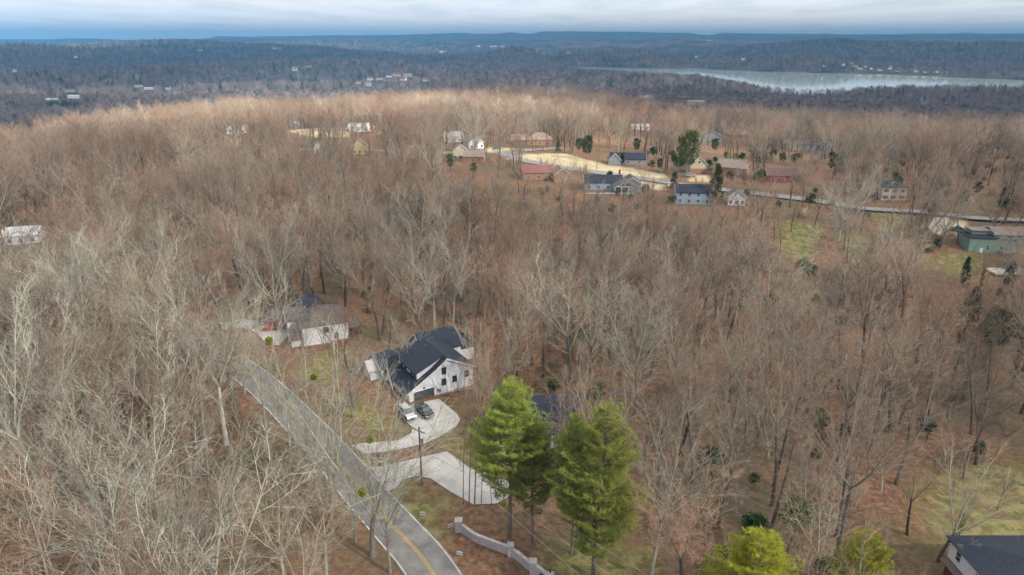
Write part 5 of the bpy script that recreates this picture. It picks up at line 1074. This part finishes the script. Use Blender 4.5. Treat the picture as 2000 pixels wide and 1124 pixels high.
ok &= ~((np.hypot(x, y) < 82) & (H > 15) & (np.abs(x) < 200) & (g.uniform(0, 1, len(x)) < .5))
x, y, z, H = x[ok], y[ok], z[ok], H[ok]
px, py, d = proj(x, y, z + H * .6); seen = (px > -60) & (px < 2060) & (py < 1190); size = np.where(seen, H / d, H / d * .01)
order = np.argsort(-size); N_IND = 258
LM = [('the white house', 855, 740), ('the red brick house', 620, 640), ('the low house behind the pines', 1040, 860), ('the curved driveway', 860, 850), ('the wide driveway', 880, 930), ('the road bend', 300, 600), ('the entry wall', 985, 1070),
      ('the utility pole', 824, 930), ('the tallest middle pine', 1190, 950), ('the golden pine', 1455, 1090), ('the smaller bottom pine', 1655, 1100), ('the corner house', 1920, 1090), ('the lower right lawn', 1900, 960), ('the green lawn', 1560, 470), ('the sage green house', 1945, 460),
      ('the pale blue two storey house', 1355, 375), ('the trussed pavilion', 1215, 360), ('the red roofed house', 1052, 340), ('the rust leaved tree', 1000, 700), ('the white roofed building', 43, 465), ('the rounded silvery tree', 600, 490), ('the large silvery tree', 1200, 630),
      ('the parking pad', 1960, 528), ('the ivy covered trunk on the slope', 1880, 720), ('the sycamore like tree', 1300, 930), ('the yellow gabled house', 703, 290), ('the lower left corner', 0, 1124), ('the left edge', 0, 700), ('the left edge', 0, 860), ('the middle of the wood', 1080, 470), ('the deep middle of the wood', 1330, 480), ('the centre of the wood', 820, 500), ('the right hand wood', 1600, 720), ('the bottom of the road', 830, 1110),
      ('the wood left of the lower road', 350, 950), ('the wood left of the road line', 450, 800), ('the big pale trees', 230, 860), ('the trunks of mid wood', 1430, 640), ('the shaded hollow', 1180, 760), ('the right edge', 2000, 800), ('the dark ivy footed tree', 1830, 1000), ('the fallen log', 1690, 845)]
def describe(px, py, h, v, pale, slim):
    t = describe_(px, py, h, v, pale, slim)
    return t if len(t.replace(',', ' ').split()) <= 11 else t.replace('close by, ', '').replace('just ', '').replace('open ', '')
def describe_(px, py, h, v, pale, slim):
    tone = 'pale grey green' if pale else 'brownish'; shape = ('broad crowned', 'tall forked', 'wide spreading', 'many limbed', 'slender', 'round crowned', 'short', 'tall straight', 'low branching')[v % 9]
    L = min(LM, key=lambda q: math.hypot(q[1] - px, q[2] - py)); dx, dy = px - L[1], py - L[2]; dist = math.hypot(dx, dy)
    rel = ('right of' if dx > 0 else 'left of') if abs(dx) > abs(dy) * 1.2 else ('in front of' if dy > 0 else 'behind')
    how = '' if dist > 110 else ('close ' if dist < 45 else 'just '); how = how if rel != 'in front of' or how != 'close ' else 'just '
    how = how if how != 'close ' else ('just ' if rel in ('behind',) else 'close by, ')
    return '%s %s bare tree %s%s %s' % (tone, shape, how, rel, L[0])
def zone(x, y):
    if y > 300: return ('bare grey brown tree in the wood climbing to the ridge houses', 'bare trees below the ridge')
    dl = x - np.interp(y, ROAD[:, 1][::1], ROAD[:, 0]) if y < 200 else x + 80
    if dl < 0: return ('bare grey green tree in the wood left of the road', 'bare trees left of the road')
    if x > 20: return ('bare reddish brown tree in the wood right of the pines', 'bare trees right of the pines')
    return ('bare brown tree in the wood behind the white house', 'bare trees behind the white house')
var = g.randint(0, 8, len(x))
LBL = {}
for i in order[:N_IND]:
    v = BV[var[i]]; sc = H[i] / v[2]; lb, gr = zone(x[i], y[i]); k = v
    if g.uniform() < (.5 if x[i] < -15 and y[i] < 200 else .12): k = PALE[g.randint(0, 3)]; sc = H[i] / k[2]
    fx_, fy_, _d = proj(x[i], y[i], z[i] + H[i] * .6); lb = describe(float(fx_), float(fy_), H[i], int(var[i]), k is not v, False)
    LBL.setdefault(lb, []).append((float(fx_), place(k, float(x[i]), float(y[i]), sc * float(g.uniform(.98, 1.3)), None, 'bare_tree', lb, 'tree', gr, z=float(z[i]), sz=sc)))
for lb, L in LBL.items():
    L.sort(key=lambda q: q[0]); W3 = {2: ('left one', 'right one'), 3: ('leftmost', 'middle one', 'rightmost'), 4: ('leftmost', 'second one', 'third one', 'rightmost')}.get(len(L))
    if W3:
        for (_x, o), w3 in zip(L, W3): o['label'] = lb + ', ' + w3
    for _x, o in L:
        if len(o['label'].replace(',', ' ').split()) > 14: o['label'] = o['label'].replace('the smaller bottom pine', 'the bottom pine').replace('the ivy covered trunk on the slope', 'the ivy covered trunk').replace('the pale blue two storey house', 'the blue two storey house').replace('pale grey green', 'pale')
rest = order[N_IND:]
# prototypes used by the masses: one single mesh each, stood inside the wood where they belong
def joined(name, meshes, scale=1.0):
    """one mesh from several (trunk + crown)"""
    vs, fs, mi, mats = [], [], [], []
    for me in meshes:
        off = sum(len(a) for a in vs); co = np.empty(len(me.vertices) * 3); me.vertices.foreach_get('co', co); vs.append(co.reshape(-1, 3))
        mo = len(mats); mats += list(me.materials); lv = np.empty(len(me.loops), int); me.loops.foreach_get('vertex_index', lv); ls = np.empty(len(me.polygons), int); me.polygons.foreach_get('loop_start', ls); lt = np.empty(len(me.polygons), int); me.polygons.foreach_get('loop_total', lt); m_ = np.empty(len(me.polygons), int); me.polygons.foreach_get('material_index', m_)
        fs.append((lv + off, lt)); mi.append(m_ + mo)
    co = np.concatenate(vs) * scale; lv = np.concatenate([f[0] for f in fs]); lt = np.concatenate([f[1] for f in fs]); m_ = np.concatenate(mi)
    me = bpy.data.meshes.new(name); me.vertices.add(len(co)); me.vertices.foreach_set('co', co.ravel()); me.loops.add(len(lv)); me.loops.foreach_set('vertex_index', lv); me.polygons.add(len(lt)); me.polygons.foreach_set('loop_start', np.concatenate([[0], np.cumsum(lt)[:-1]])); me.polygons.foreach_set('material_index', m_)
    for m in mats: me.materials.append(m)
    me.update(); return me
def mass(name, pts, variants, label, cat, wide=1.0):
    """ONE object: tree meshes instanced by geometry nodes at points carrying variant, scale, turn"""
    me = bpy.data.meshes.new(name); n = len(pts['x']); me.vertices.add(n); me.vertices.foreach_set('co', np.stack([pts['x'], pts['y'], pts['z']], 1).ravel())
    for nm, ty, ar in (('variant', 'INT', pts['v']), ('size', 'FLOAT', pts['s']), ('turn', 'FLOAT', pts['t'])):
        a = me.attributes.new(nm, ty, 'POINT'); a.data.foreach_set('value', ar.astype(np.int32 if ty == 'INT' else np.float32))
    o = link(name, me); ng = bpy.data.node_groups.new(name, 'GeometryNodeTree'); ng.interface.new_socket('Geometry', in_out='INPUT', socket_type='NodeSocketGeometry'); ng.interface.new_socket('Geometry', in_out='OUTPUT', socket_type='NodeSocketGeometry')
    N = ng.nodes; Lk = ng.links; gi = N.new('NodeGroupInput'); go = N.new('NodeGroupOutput'); jn = N.new('GeometryNodeJoinGeometry')
    def attr(nm, ty): a = N.new('GeometryNodeInputNamedAttribute'); a.data_type = ty; a.inputs[0].default_value = nm; return a.outputs[0]
    va, sz_, tn = attr('variant', 'INT'), attr('size', 'FLOAT'), attr('turn', 'FLOAT'); cx = N.new('ShaderNodeCombineXYZ'); Lk.new(tn, cx.inputs[2]); sc_ = N.new('ShaderNodeCombineXYZ')
    wd_ = M('MULTIPLY', sz_, wide, ng)
    for k in range(3): Lk.new(wd_ if k < 2 else sz_, sc_.inputs[k])
    for k, vm in enumerate(variants):
        src = bpy.data.objects.new(name + '_source', vm)          # never linked to the scene: only its mesh is used
        oi = N.new('GeometryNodeObjectInfo'); oi.inputs[0].default_value = src
        cmpn = N.new('FunctionNodeCompare'); cmpn.data_type = 'INT'; cmpn.operation = 'EQUAL'; Lk.new(va, cmpn.inputs[2]); cmpn.inputs[3].default_value = k
        ip = N.new('GeometryNodeInstanceOnPoints'); Lk.new(gi.outputs[0], ip.inputs['Points']); Lk.new(cmpn.outputs[0], ip.inputs['Selection']); Lk.new(oi.outputs['Geometry'], ip.inputs['Instance']); Lk.new(cx.outputs[0], ip.inputs['Rotation']); Lk.new(sc_.outputs[0], ip.inputs['Scale']); Lk.new(ip.outputs[0], jn.inputs[0])
    Lk.new(jn.outputs[0], go.inputs[0]); md = o.modifiers.new('scatter', 'NODES'); md.node_group = ng
    return tag(o, label, cat, kind='stuff')
BVJ = [joined('bare_tree_shape', (v[0], v[1])) for v in BV] + [joined('bare_tree_shape', (v[0], v[1])) for v in PALE]; BVH = np.array([v[2] for v in BV] + [v[2] for v in PALE])
vr = var[rest]; pale = g.uniform(0, 1, len(rest)) < .05; vr = np.where(pale, 9 + g.randint(0, 3, len(rest)), vr)
mass('bare_wood', dict(x=x[rest], y=y[rest], z=z[rest], v=vr, s=H[rest] / BVH[vr], t=g.uniform(0, 6.28, len(rest))), BVJ, 'mass of bare winter trees covering the slope and ridge', 'wood', 1.22)
# undergrowth
bx, by, g = candidates(70, 420, 4.6, seed=9); bz = height(bx, by); ok = clear_of(bx, by, .8) & visible_ok(bx, by, bz, np.full(len(bx), 4.0), 1.5, g, 0) & (g.uniform(0, 1, len(bx)) < .55 * (.6 + .8 * smooth_noise(bx, by, 25.0, 3.0)))
for P in LAWN: ok &= sdist(P, bx, by) > 0
BR = [brush(40 + k) for k in range(4)]; BRM = [b_.mesh('brush_shape', [BARK, TWIG]) for b_ in BR] + [EV[2][1]]
bx, by, bz = bx[ok], by[ok], bz[ok]; bv = g.randint(0, 4, len(bx)); bv = np.where(g.uniform(0, 1, len(bx)) < .07 * (bx > 0) + .18 * (bx > 35), 4, bv)
mass('undergrowth', dict(x=bx, y=by, z=bz, v=bv, s=g.uniform(.5, 1.5, len(bx)), t=g.uniform(0, 6.28, len(bx))), BRM, 'brown leafless undergrowth between the trunks', 'undergrowth')
# distant woods
FB = [far_bare(60 + k, 17 + k, 5 + .4 * k).mesh('distant_tree_shape', [BARK, FARTWIG]) for k in range(4)] + [far_pine(70 + k).mesh('distant_pine_shape', [BARK, NEEDLE_DARK]) for k in range(2)]
def far_mass(name, r0, r1, sp, sc, seed, label, pn=.13):
    x, y, g = candidates(r0, r1, sp, az=41, seed=seed); z = height(x, y); s = g.uniform(.75, 1.2, len(x)) * sc; ok = np.ones(len(x), bool)
    for P in LAKES: ok &= sdist(P, x, y) > 4
    for (cx, cy, cr_) in CLEAR:
        if cy > r0 * .7: ok &= np.hypot(x - cx, y - cy) > cr_ + 2
    for (cx, cy, cr_) in HERO:
        if cy > r0 * .7: ok &= np.hypot(x - cx, y - cy) > cr_
    ok &= visible_ok(x, y, z, 17 * s, 4 * s, g, .1); x, y, z, s = x[ok], y[ok], z[ok], s[ok]
    pz = smooth_noise(x, y, 120.0, 1.0) * .5 + smooth_noise(x, y, 37.0, 4.0) * .5; pr = np.clip(pn + .9 * sstep(.35, .75, pz), 0, 1); v = np.where(g.uniform(0, 1, len(x)) < pr, 4 + g.randint(0, 2, len(x)), g.randint(0, 4, len(x)))
    mass(name, dict(x=x, y=y, z=z, v=v, s=s, t=g.uniform(0, 6.28, len(x))), FB, label, 'wood')
far_mass('distant_woods', 720, 1700, 8.0, .85, 21, 'bare woods with dark pines filling the valley beyond the ridge')
far_mass('ridge_woods', 4800, 7600, 26.0, 1.9, 23, 'woods on the blue hills beyond the lake', .3)
far_mass('far_hill_woods', 1700, 4800, 17.0, 1.35, 22, 'far bare and evergreen woods around the lake', .14)
